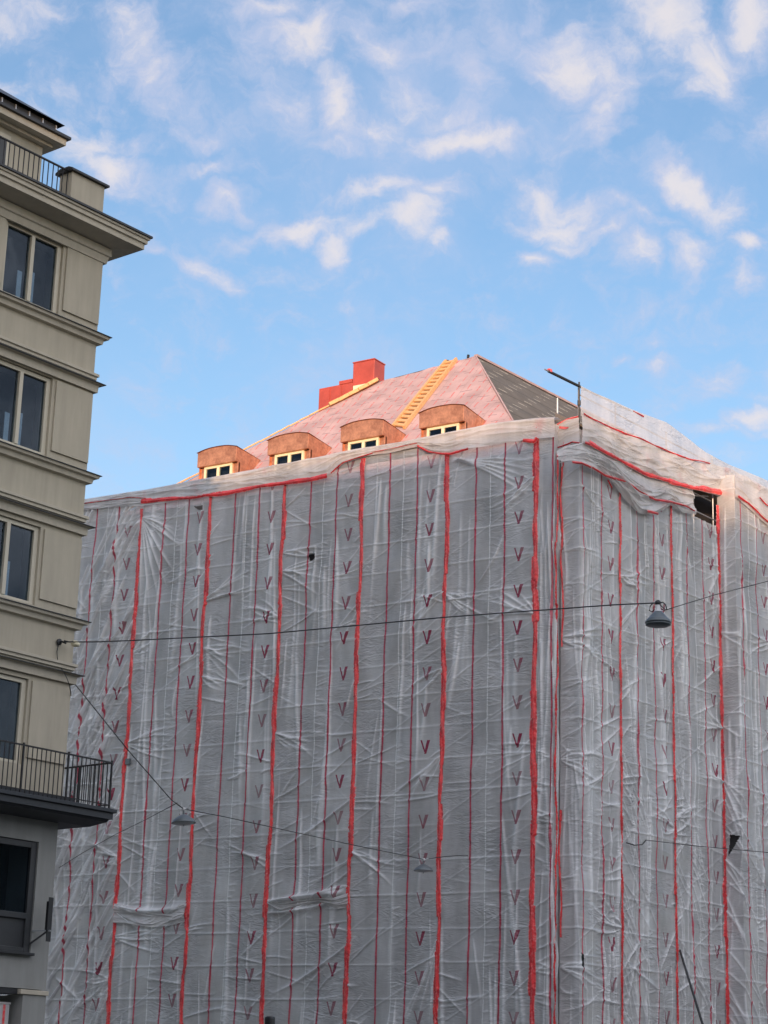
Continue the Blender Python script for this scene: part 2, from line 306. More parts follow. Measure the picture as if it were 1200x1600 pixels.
# ------------------------------------------------------------------ object helpers
def tag(o, label=None, cat=None, group=None, kind=None):
    if label: o['label'] = label
    if cat: o['category'] = cat
    if group: o['group'] = group
    if kind: o['kind'] = kind
    return o
def empty(name, loc=(0, 0, 0), rz=0):
    o = bpy.data.objects.new(name, None); col.objects.link(o); o.location = loc; o.rotation_euler = (0, 0, rz); o.empty_display_size = .3; return o
class MB:
    def __init__(s): s.v = []; s.f = []
    def add(s, vs, fs):
        b = len(s.v); s.v += [tuple(map(float, p)) for p in vs]; s.f += [tuple(b + i for i in f) for f in fs]; return s
    def box(s, x0, x1, y0, y1, z0, z1):
        return s.add([(x0, y0, z0), (x1, y0, z0), (x1, y1, z0), (x0, y1, z0), (x0, y0, z1), (x1, y0, z1), (x1, y1, z1), (x0, y1, z1)],
                     [(0, 3, 2, 1), (4, 5, 6, 7), (0, 1, 5, 4), (1, 2, 6, 5), (2, 3, 7, 6), (3, 0, 4, 7)])
    def bar(s, a, b, w, h=None, up=(0, 0, 1)):
        a, b = Vector(a), Vector(b); d = (b - a).normalized(); up = Vector(up)
        if abs(d.dot(up)) > .98: up = Vector((1, 0, 0))
        x = d.cross(up).normalized() * w / 2; y = x.cross(d).normalized() * (h or w) / 2
        return s.add([a - x - y, a + x - y, a + x + y, a - x + y, b - x - y, b + x - y, b + x + y, b - x + y],
                     [(3, 2, 1, 0), (4, 5, 6, 7), (0, 1, 5, 4), (1, 2, 6, 5), (2, 3, 7, 6), (3, 0, 4, 7)])
    def tube(s, pts, r, n=8):
        pts = [Vector(p) for p in pts]; vs = []; fs = []
        for i, p in enumerate(pts):
            d = (pts[min(i + 1, len(pts) - 1)] - pts[max(i - 1, 0)]).normalized()
            up = Vector((0, 0, 1)) if abs(d.z) < .95 else Vector((1, 0, 0))
            x = d.cross(up).normalized(); y = x.cross(d).normalized(); rr = r[i] if isinstance(r, (list, tuple)) else r
            for k in range(n): a = 2 * math.pi * k / n; vs.append(p + x * math.cos(a) * rr + y * math.sin(a) * rr)
        for i in range(len(pts) - 1):
            for k in range(n): fs.append((i * n + k, i * n + (k + 1) % n, (i + 1) * n + (k + 1) % n, (i + 1) * n + k))
        fs.append(tuple(range(n))[::-1]); fs.append(tuple((len(pts) - 1) * n + k for k in range(n)))
        return s.add(vs, fs)
    def lathe(s, prof, c=(0, 0, 0), n=32):
        vs = []; fs = []
        for (r, z) in prof:
            for k in range(n): a = 2 * math.pi * k / n; vs.append((c[0] + r * math.cos(a), c[1] + r * math.sin(a), c[2] + z))
        for i in range(len(prof) - 1):
            for k in range(n): fs.append((i * n + k, i * n + (k + 1) % n, (i + 1) * n + (k + 1) % n, (i + 1) * n + k))
        return s.add(vs, fs)
    def prism(s, poly, axis, a, b):  # poly 2d extruded along axis
        def P(p, t):
            return {'x': (t, p[0], p[1]), 'y': (p[0], t, p[1]), 'z': (p[0], p[1], t)}[axis]
        n = len(poly); vs = [P(p, a) for p in poly] + [P(p, b) for p in poly]
        fs = [tuple(range(n)), tuple(range(n, 2 * n))[::-1]] + [(i, i + n, (i + 1) % n + n, (i + 1) % n) for i in range(n)]
        return s.add(vs, fs)
    def build(s, name, mat, parent=None, smooth=False, bevel=0, uv=None):
        me = bpy.data.meshes.new(name); me.from_pydata(s.v, [], s.f); me.materials.append(mat)
        bm = bmesh.new(); bm.from_mesh(me); bmesh.ops.recalc_face_normals(bm, faces=bm.faces); bm.to_mesh(me); bm.free()
        if smooth: me.polygons.foreach_set('use_smooth', [True] * len(me.polygons))
        if uv:
            ul = me.uv_layers.new(name='UVMap')
            for l in me.loops: ul.data[l.index].uv = uv(me.vertices[l.vertex_index].co)
        o = bpy.data.objects.new(name, me); col.objects.link(o)
        if parent is not None: o.parent = parent
        if bevel:
            b = o.modifiers.new('bevel', 'BEVEL'); b.width = bevel; b.segments = 2; b.limit_method = 'ANGLE'
        return o
def gridmesh(name, P, UV, mat, parent=None, mask=None, fold=None):
    """P (ny,nx,3), UV (ny,nx,2)"""
    ny, nx = P.shape[:2]
    idx = np.arange(ny * nx).reshape(ny, nx)
    q = np.stack([idx[:-1, :-1], idx[:-1, 1:], idx[1:, 1:], idx[1:, :-1]], -1).reshape(-1, 4)
    if mask is not None: q = q[mask.reshape(-1)]
    me = bpy.data.meshes.new(name)
    me.vertices.add(ny * nx); me.vertices.foreach_set('co', P.reshape(-1).astype(np.float32))
    nf = len(q); me.loops.add(nf * 4); me.loops.foreach_set('vertex_index', q.reshape(-1).astype(np.int32))
    me.polygons.add(nf); me.polygons.foreach_set('loop_start', np.arange(0, nf * 4, 4, dtype=np.int32)); me.polygons.foreach_set('loop_total', np.full(nf, 4, np.int32))
    me.polygons.foreach_set('use_smooth', np.ones(nf, bool))
    ul = me.uv_layers.new(name='UVMap'); ul.data.foreach_set('uv', UV.reshape(-1, 2)[q.reshape(-1)].reshape(-1).astype(np.float32))
    me.update(calc_edges=True); me.materials.append(mat)
    if fold is not None: me.attributes.new('fold', 'FLOAT', 'POINT').data.foreach_set('value', np.clip(fold, 0, 1).reshape(-1).astype(np.float32))
    o = bpy.data.objects.new(name, me); col.objects.link(o)
    if parent is not None: o.parent = parent
    return o

# ------------------------------------------------------------------ frames of reference
YA = 50.667                                   # facade facing the side street
YB = 0.1064128                                # bearing of the main street
nb = np.array([math.cos(YB), -math.sin(YB), 0]); db = np.array([math.sin(YB), math.cos(YB), 0])

# ------------------------------------------------------------------ ground
MB().add([(-600, -600, 0), (600, -600, 0), (600, 900, 0), (-600, 900, 0)], [(0, 1, 2, 3)]).build('ground', M['paving'])['kind'] = 'structure'
road = MB()
for (a, b) in (((-24 - 0, -60), (-2, 140)),):
    pass
o0 = np.array([-28.48, 31.97, 0])
def SL(x, y, z=0): return tuple(o0 + nb * x + db * y + np.array([0, 0, z]))
MB().add([SL(5.2, -60, .004), SL(25, -60, .004), SL(25, 130, .004), SL(5.2, 130, .004)], [(0, 1, 2, 3)]).build('road', M['asphalt'])['kind'] = 'structure'
MB().add([(-90, 36, .004), SL(5.2, 3.7, .004), SL(5.2, 14.3, .004), (-90, 47, .004)], [(0, 1, 2, 3)]).build('side_road', M['asphalt'])['kind'] = 'structure'
for a, b in (((5.0, -60), (5.2, 3.7)), ((5.0, 14.3), (5.2, 130))):
    k = MB(); vs = [SL(a[0], a[1], 0), SL(b[0], a[1], 0), SL(b[0], b[1], 0), SL(a[0], b[1], 0), SL(a[0], a[1], .12), SL(b[0], a[1], .12), SL(b[0], b[1], .12), SL(a[0], b[1], .12)]
    k.add(vs, [(0, 3, 2, 1), (4, 5, 6, 7), (0, 1, 5, 4), (1, 2, 6, 5), (2, 3, 7, 6), (3, 0, 4, 7)]).build('kerb', M['paving'])['kind'] = 'structure'

# ------------------------------------------------------------------ neighbouring blocks behind the camera (they shade the street)
def block(name, loc, rz, W, Dp, H, label, nx, ny):
    e = empty(name, loc, rz); tag(e, label, 'building')
    MB().box(-W / 2, W / 2, -Dp, 0, 0, H).build('wall', M['neighbour'], e)
    MB().prism([(-Dp - .4, H + .01), (.4, H + .01), (.1, H + .5), (-Dp / 2, H + 1.2), (-Dp - .1, H + .5)], 'x', -W / 2 - .4, W / 2 + .4).build('roof', M['darkmetal'], e)
    for i in range(nx):
        for j in range(ny):
            x = -W / 2 + (i + .5) * W / nx; z = 1.2 + j * 3.3
            f = MB().box(x - .75, x + .75, 0.003, .06, z, z + 1.9).build('window', M['frame'], e)
            MB().box(x - .66, x + .66, .061, .07, z + .1, z + 1.8).build('pane', M['darkframe'], f)
    return e
block('apartment_block', (20, -60, 0), 0, 150, 14, 32.2, 'long brown apartment block closing the street behind the viewer', 12, 6)
block('office_block', (6.5, 34, 0), R(90) - YB, 80, 12, 13.5, 'low grey brown block across the main street opposite the sheeted facade', 9, 5)

# ------------------------------------------------------------------ sheeted building
HB = empty('corner_building', (0, 0, 0)); tag(HB, 'corner building under renovation, pink underlay roof above sheeted scaffolding', 'building')
Wc = (-28.1, 52.0)
def PB(s, inward=0): # point along B wall
    return np.array([Wc[0], Wc[1], 0]) + db * s - nb * inward
p0 = np.array([Wc[0], Wc[1], 0]); p1 = PB(24); p2 = PB(24, 12.4); p3 = np.array([-39.3, 64.4, 0]); p4 = np.array([-50.2, 64.4, 0]); p5 = np.array([-50.2, 52.0, 0])
wall = MB(); ring = [p0, p1, p2, p3, p4, p5]
vs = [(*p[:2], 0) for p in ring] + [(*p[:2], 21.25) for p in ring]; n = 6
wall.add(vs, [(i, (i + 1) % n, (i + 1) % n + n, i + n) for i in range(n)]); wall.build('wall', M['plaster'], HB)
for lv in range(6):      # window openings behind the sheeting
    for k in range(7):
        x = -29.6 - 3.07 * k; z = 1.6 + lv * 3.35
        MB().box(x - .6, x + .6, 51.94, 51.997, z, z + 1.9).build('window', M['pit'], HB)
MB().box(-52, -44.5, 51.99, 52.4, 21.26, 22.0).build('parapet', M['plaster'], HB)
for z in (4.6, 11.3, 18.0, 20.9):
    MB().box(-50.2, -28.0, 51.85, 51.995, z, z + .25).build('string_course', M['plaster'], HB)
ze = 21.3
oc = np.array([-28.1, 52.0, ze]); pk = np.array([-33.68, 58.2, 27.55]); rl = np.array([-37.56, 57.72, 27.07]); el_ = np.array([-44.7, 52.0, ze])
rbe = pk + db * 20; ocb = oc + db * 24; icn = np.array([-39.3, 64.4, ze]); icb = icn + db * 22; bl = np.array([-44.7, 64.4, ze])
Tm = 1.008
def roofuv_front(c): return (c.x, (c.y - 52) * 1.42)
def gridquad(a, b, c_, d_, nu, nv, amp, seed, uvf, name, mat, parent):
    # bilinear patch a-b bottom, d-c top with small undulation
    rs = np.random.RandomState(seed); U, V = np.meshgrid(np.linspace(0, 1, nu), np.linspace(0, 1, nv))
    P = (1 - V)[..., None] * ((1 - U)[..., None] * a + U[..., None] * b) + V[..., None] * ((1 - U)[..., None] * d_ + U[..., None] * c_)
    N = np.cross(b - a, d_ - a); N = N / np.linalg.norm(N)
    h = sum(amp * math.sin(i) * np.sin(U * rs.uniform(4, 30) + rs.uniform(0, 6)) * np.sin(V * rs.uniform(4, 25) + rs.uniform(0, 6)) for i in range(1, 7))
    P = P + h[..., None] * N
    uv = uvf(P); return gridmesh(name, P, uv, mat, parent)
RF = gridquad(el_, oc, pk, rl, 90, 60, .015, 3, lambda P: np.stack([P[..., 0], (P[..., 1] - 52) * 1.42], -1), 'roof_slope', M['pinkfelt'], HB)
RF['label'] = 'pink printed underlay on the side street slope'
RB = gridquad(oc, ocb, rbe, pk, 90, 60, .012, 5, lambda P: np.stack([(P - oc) @ db, (P[..., 2] - ze) * 1.4], -1), 'roof_slope', M['darkfelt'], HB)
RB['label'] = 'dark brown underlay on the main street slope'
rr = MB(); rr.add([el_, rl, bl], [(0, 1, 2)]); rr.add([bl, rl, pk, icn], [(0, 1, 2, 3)]); rr.add([icn, pk, rbe, icb], [(0, 1, 2, 3)]); rr.add([ocb, icb, rbe], [(0, 1, 2)])
rr.build('rear_slope', M['darkfelt'], HB, uv=lambda c: (c.x, c.z))
# hip battens
hb = MB(); hb.bar(oc + [0, 0, .02], pk + [0, 0, .02], .05, .04); hb.bar(pk + [0, 0, .03], rbe + [0, 0, .03], .14, .08); hb.build('hip_batten', M['felt_lap'], HB)
lb = MB(); a = el_ * 1.0; N_ = 26
for i in range(N_):
    q0 = rl + (a - rl) * (i / N_); q1 = rl + (a - rl) * ((i + .97) / N_)
    wv_ = .36 if i < 5 else .07
    lb.bar(q0 + np.array([0, -.02, .05 + .03 * random.random()]), q1 + np.array([0, -.02, .05 + .03 * random.random()]), wv_ * random.uniform(.8, 1.1), .12 if i < 5 else .05)
lb.build('hip_batten', M['wood'], HB)['label'] = 'new timber batten catching the sun on the left hip'
# ridge clutter
rc = MB()
for s in (0.3, 1.1, 1.25, 3.9): rc.bar(pk + (rl - pk) * (s / 3.9) + [0, 0, 0], pk + (rl - pk) * (s / 3.9) + [0.02, 0, .13], .07)
rc.build('ridge_bracket', M['darkmetal'], HB)
# roof ladder lying on the slope
def roofpt(x, y, lift=.0):
    nrm = np.array([0, -Tm, 1.0]); d = ze - Tm * 52 + lift; return onplane(x, y, nrm, d)
LD = empty('roof_ladder', roofpt(617, 662)); tag(LD, 'wooden roof ladder lying up the pink slope', 'ladder')
base_l = roofpt(617, 662); lbm = MB()
A0, A1 = roofpt(614, 666, .12), roofpt(697, 564, .12)
B0, B1 = roofpt(631, 668, .12), roofpt(713, 561, .12)
for (p, q) in ((A0, A1), (B0, B1)):
    r_ = MB(); r_.bar(p - base_l, q - base_l, .09, .13, up=(0, -.7, .7)); r_.build('rail', M['wood'], LD)
for i in range(17):
    f = (i + .5) / 17; p = A0 + (A1 - A0) * f; q = B0 + (B1 - B0) * f
    r_ = MB(); r_.bar(p - base_l, q - base_l, .16, .05, up=(0, -.7, .7)); r_.build('rung', M['wood'], LD)
# chimneys
CH = empty('chimney_stack', (-40.2, 60, 24)); tag(CH, 'tall square red sheet metal chimney behind the left hip', 'chimney')
MB().box(0, .98, 0, .75, 0, 5.05).build('shaft', M['chim'], CH, bevel=.02)
MB().box(-.02, 1.0, -.02, .77, 5.05, 5.09).build('cap', M['chim'], CH)
MB().box(.2, .95, -.25, -.01, 3.2, 4.0).build('base_flashing', M['creamwin'], CH)
CH2 = empty('chimney_stack', (-41.78, 60.02, 24)); tag(CH2, 'low wide red sheet metal chimney left of the tall one', 'chimney')
MB().box(0, 1.56, 0, .8, 0, 4.28).build('shaft', M['chim'], CH2, bevel=.02)
MB().box(.95, 1.56, -.02, .82, 4.28, 4.42).build('cap', M['chim'], CH2)
for xx in (.5, 1.05): MB().box(xx, xx + .03, -.025, -.002, 0, 4.26).build('seam', M['chim'], CH2)

# dormers
def dormer(x0, parent, y0=52.62, lab=None):
    W = 1.70; e = bpy.data.objects.new('dormer', None); col.objects.link(e); e.location = (x0, y0, 0); e.parent = parent
    if lab: e['label'] = lab
    zs, za, zf = 23.38, 23.50, 22.86
    arc = [(W * k / 10, zs + (za - zs) * (1 - (abs(k - 5) / 5.0) ** 2.6)) for k in range(11)]
    zr = lambda y: 0
    # hood: front fascia band with arched top
    MB().prism([(0, zf), (W, zf)] + arc[::-1], 'y', -.10, .02).build('hood', M['copper'], e, bevel=.008)
    # roof of the dormer running back into the slope
    vs = []; fs = []
    for (x, z) in arc: vs += [(x - (.04 if x < .1 else 0) + (.04 if x > W - .1 else 0), -.14, z + .015), (x, (z - .12 - ze) / Tm + 52 - y0 + .25, z - .10)]
    for k in range(10): fs.append((2 * k, 2 * k + 1, 2 * k + 3, 2 * k + 2))
    MB().add(vs, fs).build('dormer_roof', M['copper'], e)
    for xx in (.02, W - .02):
        yb = (zs - .1 - ze) / Tm + 52 - y0
        MB().prism([(.02, 21.5), (.02, zs), (yb + .2, zs - .10), (yb, zs - .3), (.3, 21.8)], 'x', xx - .02, xx + .02).build('cheek', M['copper'], e, bevel=.004)
        MB().prism([(.5, zs - .75), (.56, zs - .70), (.9, zs - .04), (.86, zs - .04)], 'x', xx - .03, xx + .03).build('seam', M['copper'], e)
    # jambs and window
    MB().box(.0, .24, .08, .14, 21.6, zf).build('jamb', M['copper'], e); MB().box(W - .24, W, .08, .14, 21.6, zf).build('jamb', M['copper'], e)
    w_ = bpy.data.objects.new('window', None); col.objects.link(w_); w_.parent = e
    fr = MB(); fr.box(.24, 1.46, .0, .10, zf - .09, zf - .002); fr.box(.24, .33, .0, .10, 21.7, zf - .09); fr.box(1.37, 1.46, .0, .10, 21.7, zf - .09); fr.box(.80, .91, -.005, .10, 21.7, zf - .09); fr.box(.33, .8, .0, .10, 21.62, 21.7); fr.box(.91, 1.37, .0, .10, 21.62, 21.7)
    fr.build('frame', M['creamwin'], w_, bevel=.006)
    sh = MB()
    for (a, b) in ((.36, .77), (.94, 1.34)):
        sh.box(a, b, .03, .06, 22.6, 22.72) if 0 else None
        MB().box(a - .03, b + .03, .05, .055, 21.7, zf - .09).build('pane', M['glass'], w_)
    MB().box(.24, 1.46, .35, .37, 21.5, zf).build('room_wall', M['room'], w_)
    MB().box(1.7, 2.4, .95, 1.25, 21.9, 22.72).build('flashing_box', M['copper'], e)
    return e
for i, (x0, lab) in enumerate(((-32.50, 'copper dormer nearest the ladder and corner'), (-35.60, 'copper dormer at the foot of the ladder'), (-38.62, 'copper dormer second from the left'), (-41.66, 'leftmost copper dormer'))):
    dormer(x0, HB, lab=lab)

# ------------------------------------------------------------------ scaffolding
TX = [-27.14, -30.26, -33.41, -36.46, -39.52, -42.49, -45.56, -48.6]
SC = empty('scaffolding', (-26.5, 50.8, 0)); tag(SC, 'galvanised steel scaffolding faintly showing through the sheeting', 'scaffolding')
so = np.array([-26.5, 50.8, 0])
LIFT = [1.5 + 2 * k for k in range(11)]
for x in TX:
    for y in (YA + .12, YA + .85):
        MB().tube([(x - so[0], y - so[1], 0), (x - so[0], y - so[1], 21.4)], .024, 6).build('standard', M['steel'], SC)
for z in LIFT:
    MB().box(TX[-1] - so[0], TX[0] - so[0] + .5, YA + .16 - so[1], YA + .80 - so[1], z, z + .06).build('deck', M['plank'], SC)
    g = MB()
    for dz in (.5, 1.0):
        if z + dz < 21.7: g.tube([(TX[-1] - so[0], YA + .10 - so[1], z + dz), (TX[0] - so[0] + .5, YA + .10 - so[1], z + dz)], .02, 6)
    if g.v: g.build('guard_rail', M['steel'], SC)
for k in (1, 3, 5):
    br = MB()
    for z in LIFT[:-1]: br.tube([(TX[k] - so[0], YA + .09 - so[1], z), (TX[k - 1] - so[0], YA + .09 - so[1], z + 2)], .02, 6)
    br.build('brace', M['steel'], SC)
def Bp(off, s):  # s metres along bay face from its corner, off metres inside
    return np.array([-25.79, 50.94, 0]) + db * s - nb * off
for s in (.1, 2.21, 5.3, 8.3):
    for off in (.12, .85):
        p = Bp(off, s) - so; top = 22.75 if off < .5 else 21.5
        MB().tube([(p[0], p[1], 0), (p[0], p[1], top)], .024, 6).build('standard', M['steel'], SC)
for z in LIFT:
    d = MB(); a, b, c_, e_ = Bp(.16, .1) - so, Bp(.16, 16) - so, Bp(.8, 16) - so, Bp(.8, .1) - so
    d.add([(*a[:2], z), (*b[:2], z), (*c_[:2], z), (*e_[:2], z), (*a[:2], z + .06), (*b[:2], z + .06), (*c_[:2], z + .06), (*e_[:2], z + .06)], [(0, 3, 2, 1), (4, 5, 6, 7), (0, 1, 5, 4), (1, 2, 6, 5), (2, 3, 7, 6), (3, 0, 4, 7)]).build('deck', M['plank'], SC)
for z in [LIFT[k] + dz for k in range(10) for dz in (.5, 1.0)] + [22.0, 22.45]:
    a, b = Bp(.10, .1) - so, Bp(.10, 16) - so
    MB().tube([(a[0], a[1], z), (b[0], b[1], z)], .02, 6).build('guard_rail', M['steel'], SC)
# dark backing wall of the bay (stair tower wall)
# top end: post and outrigger tube at the bay corner
pt = Bp(.02, -.02)
MB().tube([(*(pt - so)[:2], 21.5), (*(pt - so)[:2], 22.80)], .028, 8).build('post', M['darkmetal'], SC)
q0 = onplane(852, 577, db, db @ pt); 
tb0 = onplane(905, 604, db, db @ pt)
# tube runs along the street line towards the viewer
s0 = onplane(857, 580, nb, nb @ pt); s1 = onplane(906, 604, nb, nb @ pt)
MB().tube([s1 - so, s0 - so], .045, 8).build('outrigger', M['darkmetal'], SC)
MB().tube([s0 - so, onplane(851, 577, nb, nb @ pt) - so], .022, 8).build('outrigger', M['steel'], SC)
ob = MB(); ob.bar(s0 - so + [0, 0, .04], s0 - so + (s1 - s0) * .08 + [0, 0, .04], .09, .09); ob.build('coupler', M['tape'], SC)
MB().tube([(*(pt - so)[:2], 22.05), (*(pt - so)[:2], 22.2)], .055, 8).build('coupler', M['darkmetal'], SC)
pp = onplane(871, 640, (0, 1, 0), 52.2)
MB().tube([pp - so - [0, 0, 1.5], onplane(871, 622, (0, 1, 0), 52.2) - so], .03, 8).build('post', M['steel'], SC)

# ------------------------------------------------------------------ sheets
class Height:
    def __init__(s, L, z0, z1, du=.024, dz=.024, seed=0):
        s.L = L; s.z0 = z0; s.z1 = z1; s.nx = int(L / du) + 1; s.nz = int((z1 - z0) / dz) + 1
        s.u = np.linspace(0, L, s.nx); s.z = np.linspace(z0, z1, s.nz); s.H = np.zeros((s.nz, s.nx)); s.Fd = np.zeros((s.nz, s.nx)); s.rs = np.random.RandomState(seed)
    def crease(s, u0, z0, u1, z1, amp, w, bend=0, sharp=True):
        L = math.hypot(u1 - u0, z1 - z0) + 1e-6; m = 3.5 * w + abs(bend)
        i0, i1 = np.searchsorted(s.u, [min(u0, u1) - m, max(u0, u1) + m]); j0, j1 = np.searchsorted(s.z, [min(z0, z1) - m, max(z0, z1) + m])
        if i1 - i0 < 2 or j1 - j0 < 2: return
        U, Z = np.meshgrid(s.u[i0:i1], s.z[j0:j1]); dx, dz = (u1 - u0) / L, (z1 - z0) / L
        t = ((U - u0) * dx + (Z - z0) * dz) / L; d = (-(U - u0) * dz + (Z - z0) * dx)
        d = d - bend * 4 * t * (1 - t)
        ww = w * (.55 + .9 * np.clip(t, 0, 1))
        prof = np.exp(-np.abs(d) / ww) if sharp else np.exp(-(d / ww) ** 2)
        tt = np.clip(t, 0, 1); env = np.clip(np.minimum(tt / .12, (1 - tt) / .45), 0, 1) ** .8
        s.H[j0:j1, i0:i1] += 2.1 * amp * prof * env
        s.Fd[j0:j1, i0:i1] += min(1, amp / .022) * (prof ** 1.3) * env
    def low(s, amp, n=14, su=2.2, sz=2.0):
        U, Z = np.meshgrid(s.u, s.z); h = 0
        for _ in range(n):
            a = s.rs.uniform(0, math.pi); k = 2 * math.pi / s.rs.uniform(.9, 3.6)
            h = h + np.sin(k * (U * math.cos(a) + Z * math.sin(a) * .8) + s.rs.uniform(0, 6.3) + 1.5 * np.sin(Z * .7 + s.rs.uniform(0, 6)))
        s.H += amp / math.sqrt(n) * h * np.sin(np.pi * np.clip(U / s.L, 0, 1)) ** .5
    def sag(s, amp):
        U, Z = np.meshgrid(s.u, s.z); s.H -= amp * np.sin(np.pi * U / s.L) ** 1 * (.7 + .3 * np.cos((Z - .5) * math.pi))
    def calm(s, zz, uu):
        return .35 + .9 * (math.sin(zz * .9 + s.ph) * math.sin(uu * 1.7 + zz * .37 + s.ph * 2) > -.1)
    def standard(s, diag=0, puck=1.0, fan=1.0, bracez=True, slope=1, long_=18, lowa=.02):
        rs = s.rs; L = s.L; s.ph = rs.uniform(0, 6)
        s.low(lowa); s.sag(.02)
        H = s.z1 - s.z0
        for z in np.arange(s.z0, s.z1, .14):                 # puckers beside the welded white line
            if rs.rand() < .6 * puck:
                zz = z + rs.uniform(-.05, .05); l = rs.uniform(.15, .55); s.crease(1.52, zz, 1.52 + l, zz + l * rs.uniform(-.35, .35), rs.uniform(.006, .014), rs.uniform(.012, .022))
        for z in np.arange(s.z0, s.z1, .16):                 # folds pulled at the taped edges
            for side in (0, 1):
                if rs.rand() < .32 * fan:
                    zz = z + rs.uniform(-.08, .08); l = rs.uniform(.25, 1.9); a = rs.normal(0.25 * slope, .40)
                    u0 = 0 if side == 0 else L; u1 = u0 + (l if side == 0 else -l) * math.cos(a)
                    s.crease(u0, zz, u1, zz + l * math.sin(a) * (1 if side == 0 else -1) * slope, s.calm(zz, u0) * rs.uniform(.006, .022), rs.uniform(.016, .03), rs.uniform(-.05, .05))
        for _ in range(int(.4 * long_ * H / 18)):                 # long slack folds
            z = rs.uniform(s.z0, s.z1); u = rs.uniform(0, L); l = rs.uniform(1.0, 3.0); a = rs.choice([.45, .6, .3, .15, -.4, 1.2]) + rs.normal(0, .12); l *= .8
            s.crease(u, z, u + l * math.cos(a), z + l * math.sin(a), s.calm(z, u) * rs.uniform(.008, .026), rs.uniform(.02, .045), rs.uniform(-.12, .12))
        for _ in range(int(4 * H / 18)):                     # stars of creases round one anchor
            z = rs.uniform(s.z0, s.z1); side = rs.randint(2); u = 0 if side == 0 else L; sg = 1 if side == 0 else -1; c = rs.uniform(-.9, .6)
            for k in range(rs.randint(4, 8)):
                a = c + (k - 3) * .13 + rs.normal(0, .03); l = rs.uniform(.7, 2.2)
                s.crease(u, z, u + sg * l * math.cos(a), z + l * math.sin(a), rs.uniform(.012, .028), rs.uniform(.02, .04), rs.uniform(-.16, .16))
        for _ in range(int(24 * H / 18)):
            z = rs.uniform(s.z0, s.z1 + 1); u = rs.uniform(.1, L - .1); l = rs.uniform(2, 6)
            s.crease(u, z, u + rs.normal(0, .2), z - l, rs.uniform(.008, .022), rs.uniform(.03, .08), rs.uniform(-.08, .08), False)
        for z in np.arange(1.5, 22, 1.0):                    # guard rails and decks pressing from behind
            if s.z0 < z < s.z1: s.crease(-.6, z + rs.uniform(-.02, .02), L + .8, z + rs.uniform(-.02, .02), rs.uniform(.008, .015), .024, rs.uniform(-.03, .03))
        if bracez:
            for z in np.arange(1.5, 21, 2.0):
                if s.z0 < z < s.z1: s.crease(-.4, z, L + .6, z + 2.3, .009, .018)
        if diag:
            for _ in range(int(120 * H / 18)):
                z = rs.uniform(s.z0, s.z1 + 1); u = rs.uniform(.3, L + .6); l = rs.uniform(1.4, 4.8); a = rs.normal(1.08, .09)
                s.crease(u, z, u - l * math.cos(a), z - l * math.sin(a), diag * rs.uniform(.02, .07), rs.uniform(.03, .07), rs.uniform(-.15, .15), rs.rand() < .7)
        # pin edges
        U = s.u[None, :]; s.H *= np.clip(np.minimum(U, L - U) / .10, 0, 1) * .92 + .08
SHG = 'sheets of printed foil over the scaffolding'
def pathframe(path, U):
    P = np.array(path, float); seg = np.linalg.norm(np.diff(P, axis=0), axis=1); cum = np.r_[0, np.cumsum(seg)]
    X = np.interp(U, cum, P[:, 0]); Y = np.interp(U, cum, P[:, 1])
    def nrm(u):
        k = np.clip(np.searchsorted(cum, u, side='right') - 1, 0, len(seg) - 1); d = (P[k + 1] - P[k]) / seg[k][:, None]; return np.stack([d[:, 1], -d[:, 0]], -1)
    N = nrm(U - .04) + nrm(U) + nrm(U + .04); N /= np.linalg.norm(N, axis=1)[:, None]
    return X, Y, N, cum[-1]
def inpoly(X, Y, poly):
    r = np.zeros(X.shape, bool); n = len(poly); j = n - 1
    for i in range(n):
        xi, yi = poly[i]; xj, yj = poly[j]
        with np.errstate(divide='ignore', invalid='ignore'):
            c = ((yi > Y) != (yj > Y)) & (X < (xj - xi) * (Y - yi) / (yj - yi + 1e-12) + xi)
        r ^= c; j = i
    return r
def sheet(path, z0, z1, seed, label, build=None, uoff=0, holes=(), mat=None, tapes=(), zoff=0, ztop=None):
    L = pathframe(path, np.array([0.]))[3]
    h = Height(L, z0, z1, seed=seed)
    (build or (lambda h: h.standard()))(h)
    X, Y, N, _ = pathframe(path, h.u)
    P = np.zeros((h.nz, h.nx, 3)); Z = h.z[:, None] + 0 * h.u[None, :]
    P[..., 0] = X[None] + N[None, :, 0] * h.H; P[..., 1] = Y[None] + N[None, :, 1] * h.H; P[..., 2] = Z
    rs = np.random.RandomState(seed + 99)
    UV = np.stack([h.u[None, :] + uoff + 0 * Z, Z + zoff], -1)
    uc = (h.u[1:] + h.u[:-1])[None] / 2 + 0 * Z[1:, 1:]; zc = (Z[1:, 1:] + Z[:-1, 1:]) / 2
    mask = np.ones((h.nz - 1, h.nx - 1), bool)
    for ho in holes: mask &= ~inpoly(uc, zc, ho)
    o0_ = P[0, 0].copy()
    root = gridmesh('scaffold_sheet', P - o0_, UV, mat or M['foil'], None, mask, h.Fd); root.location = tuple(o0_)
    tag(root, label, 'plastic sheet', SHG)
    for tp in tapes:
        tape(root, o0_, h, X, Y, N, *tp)
    return root, h
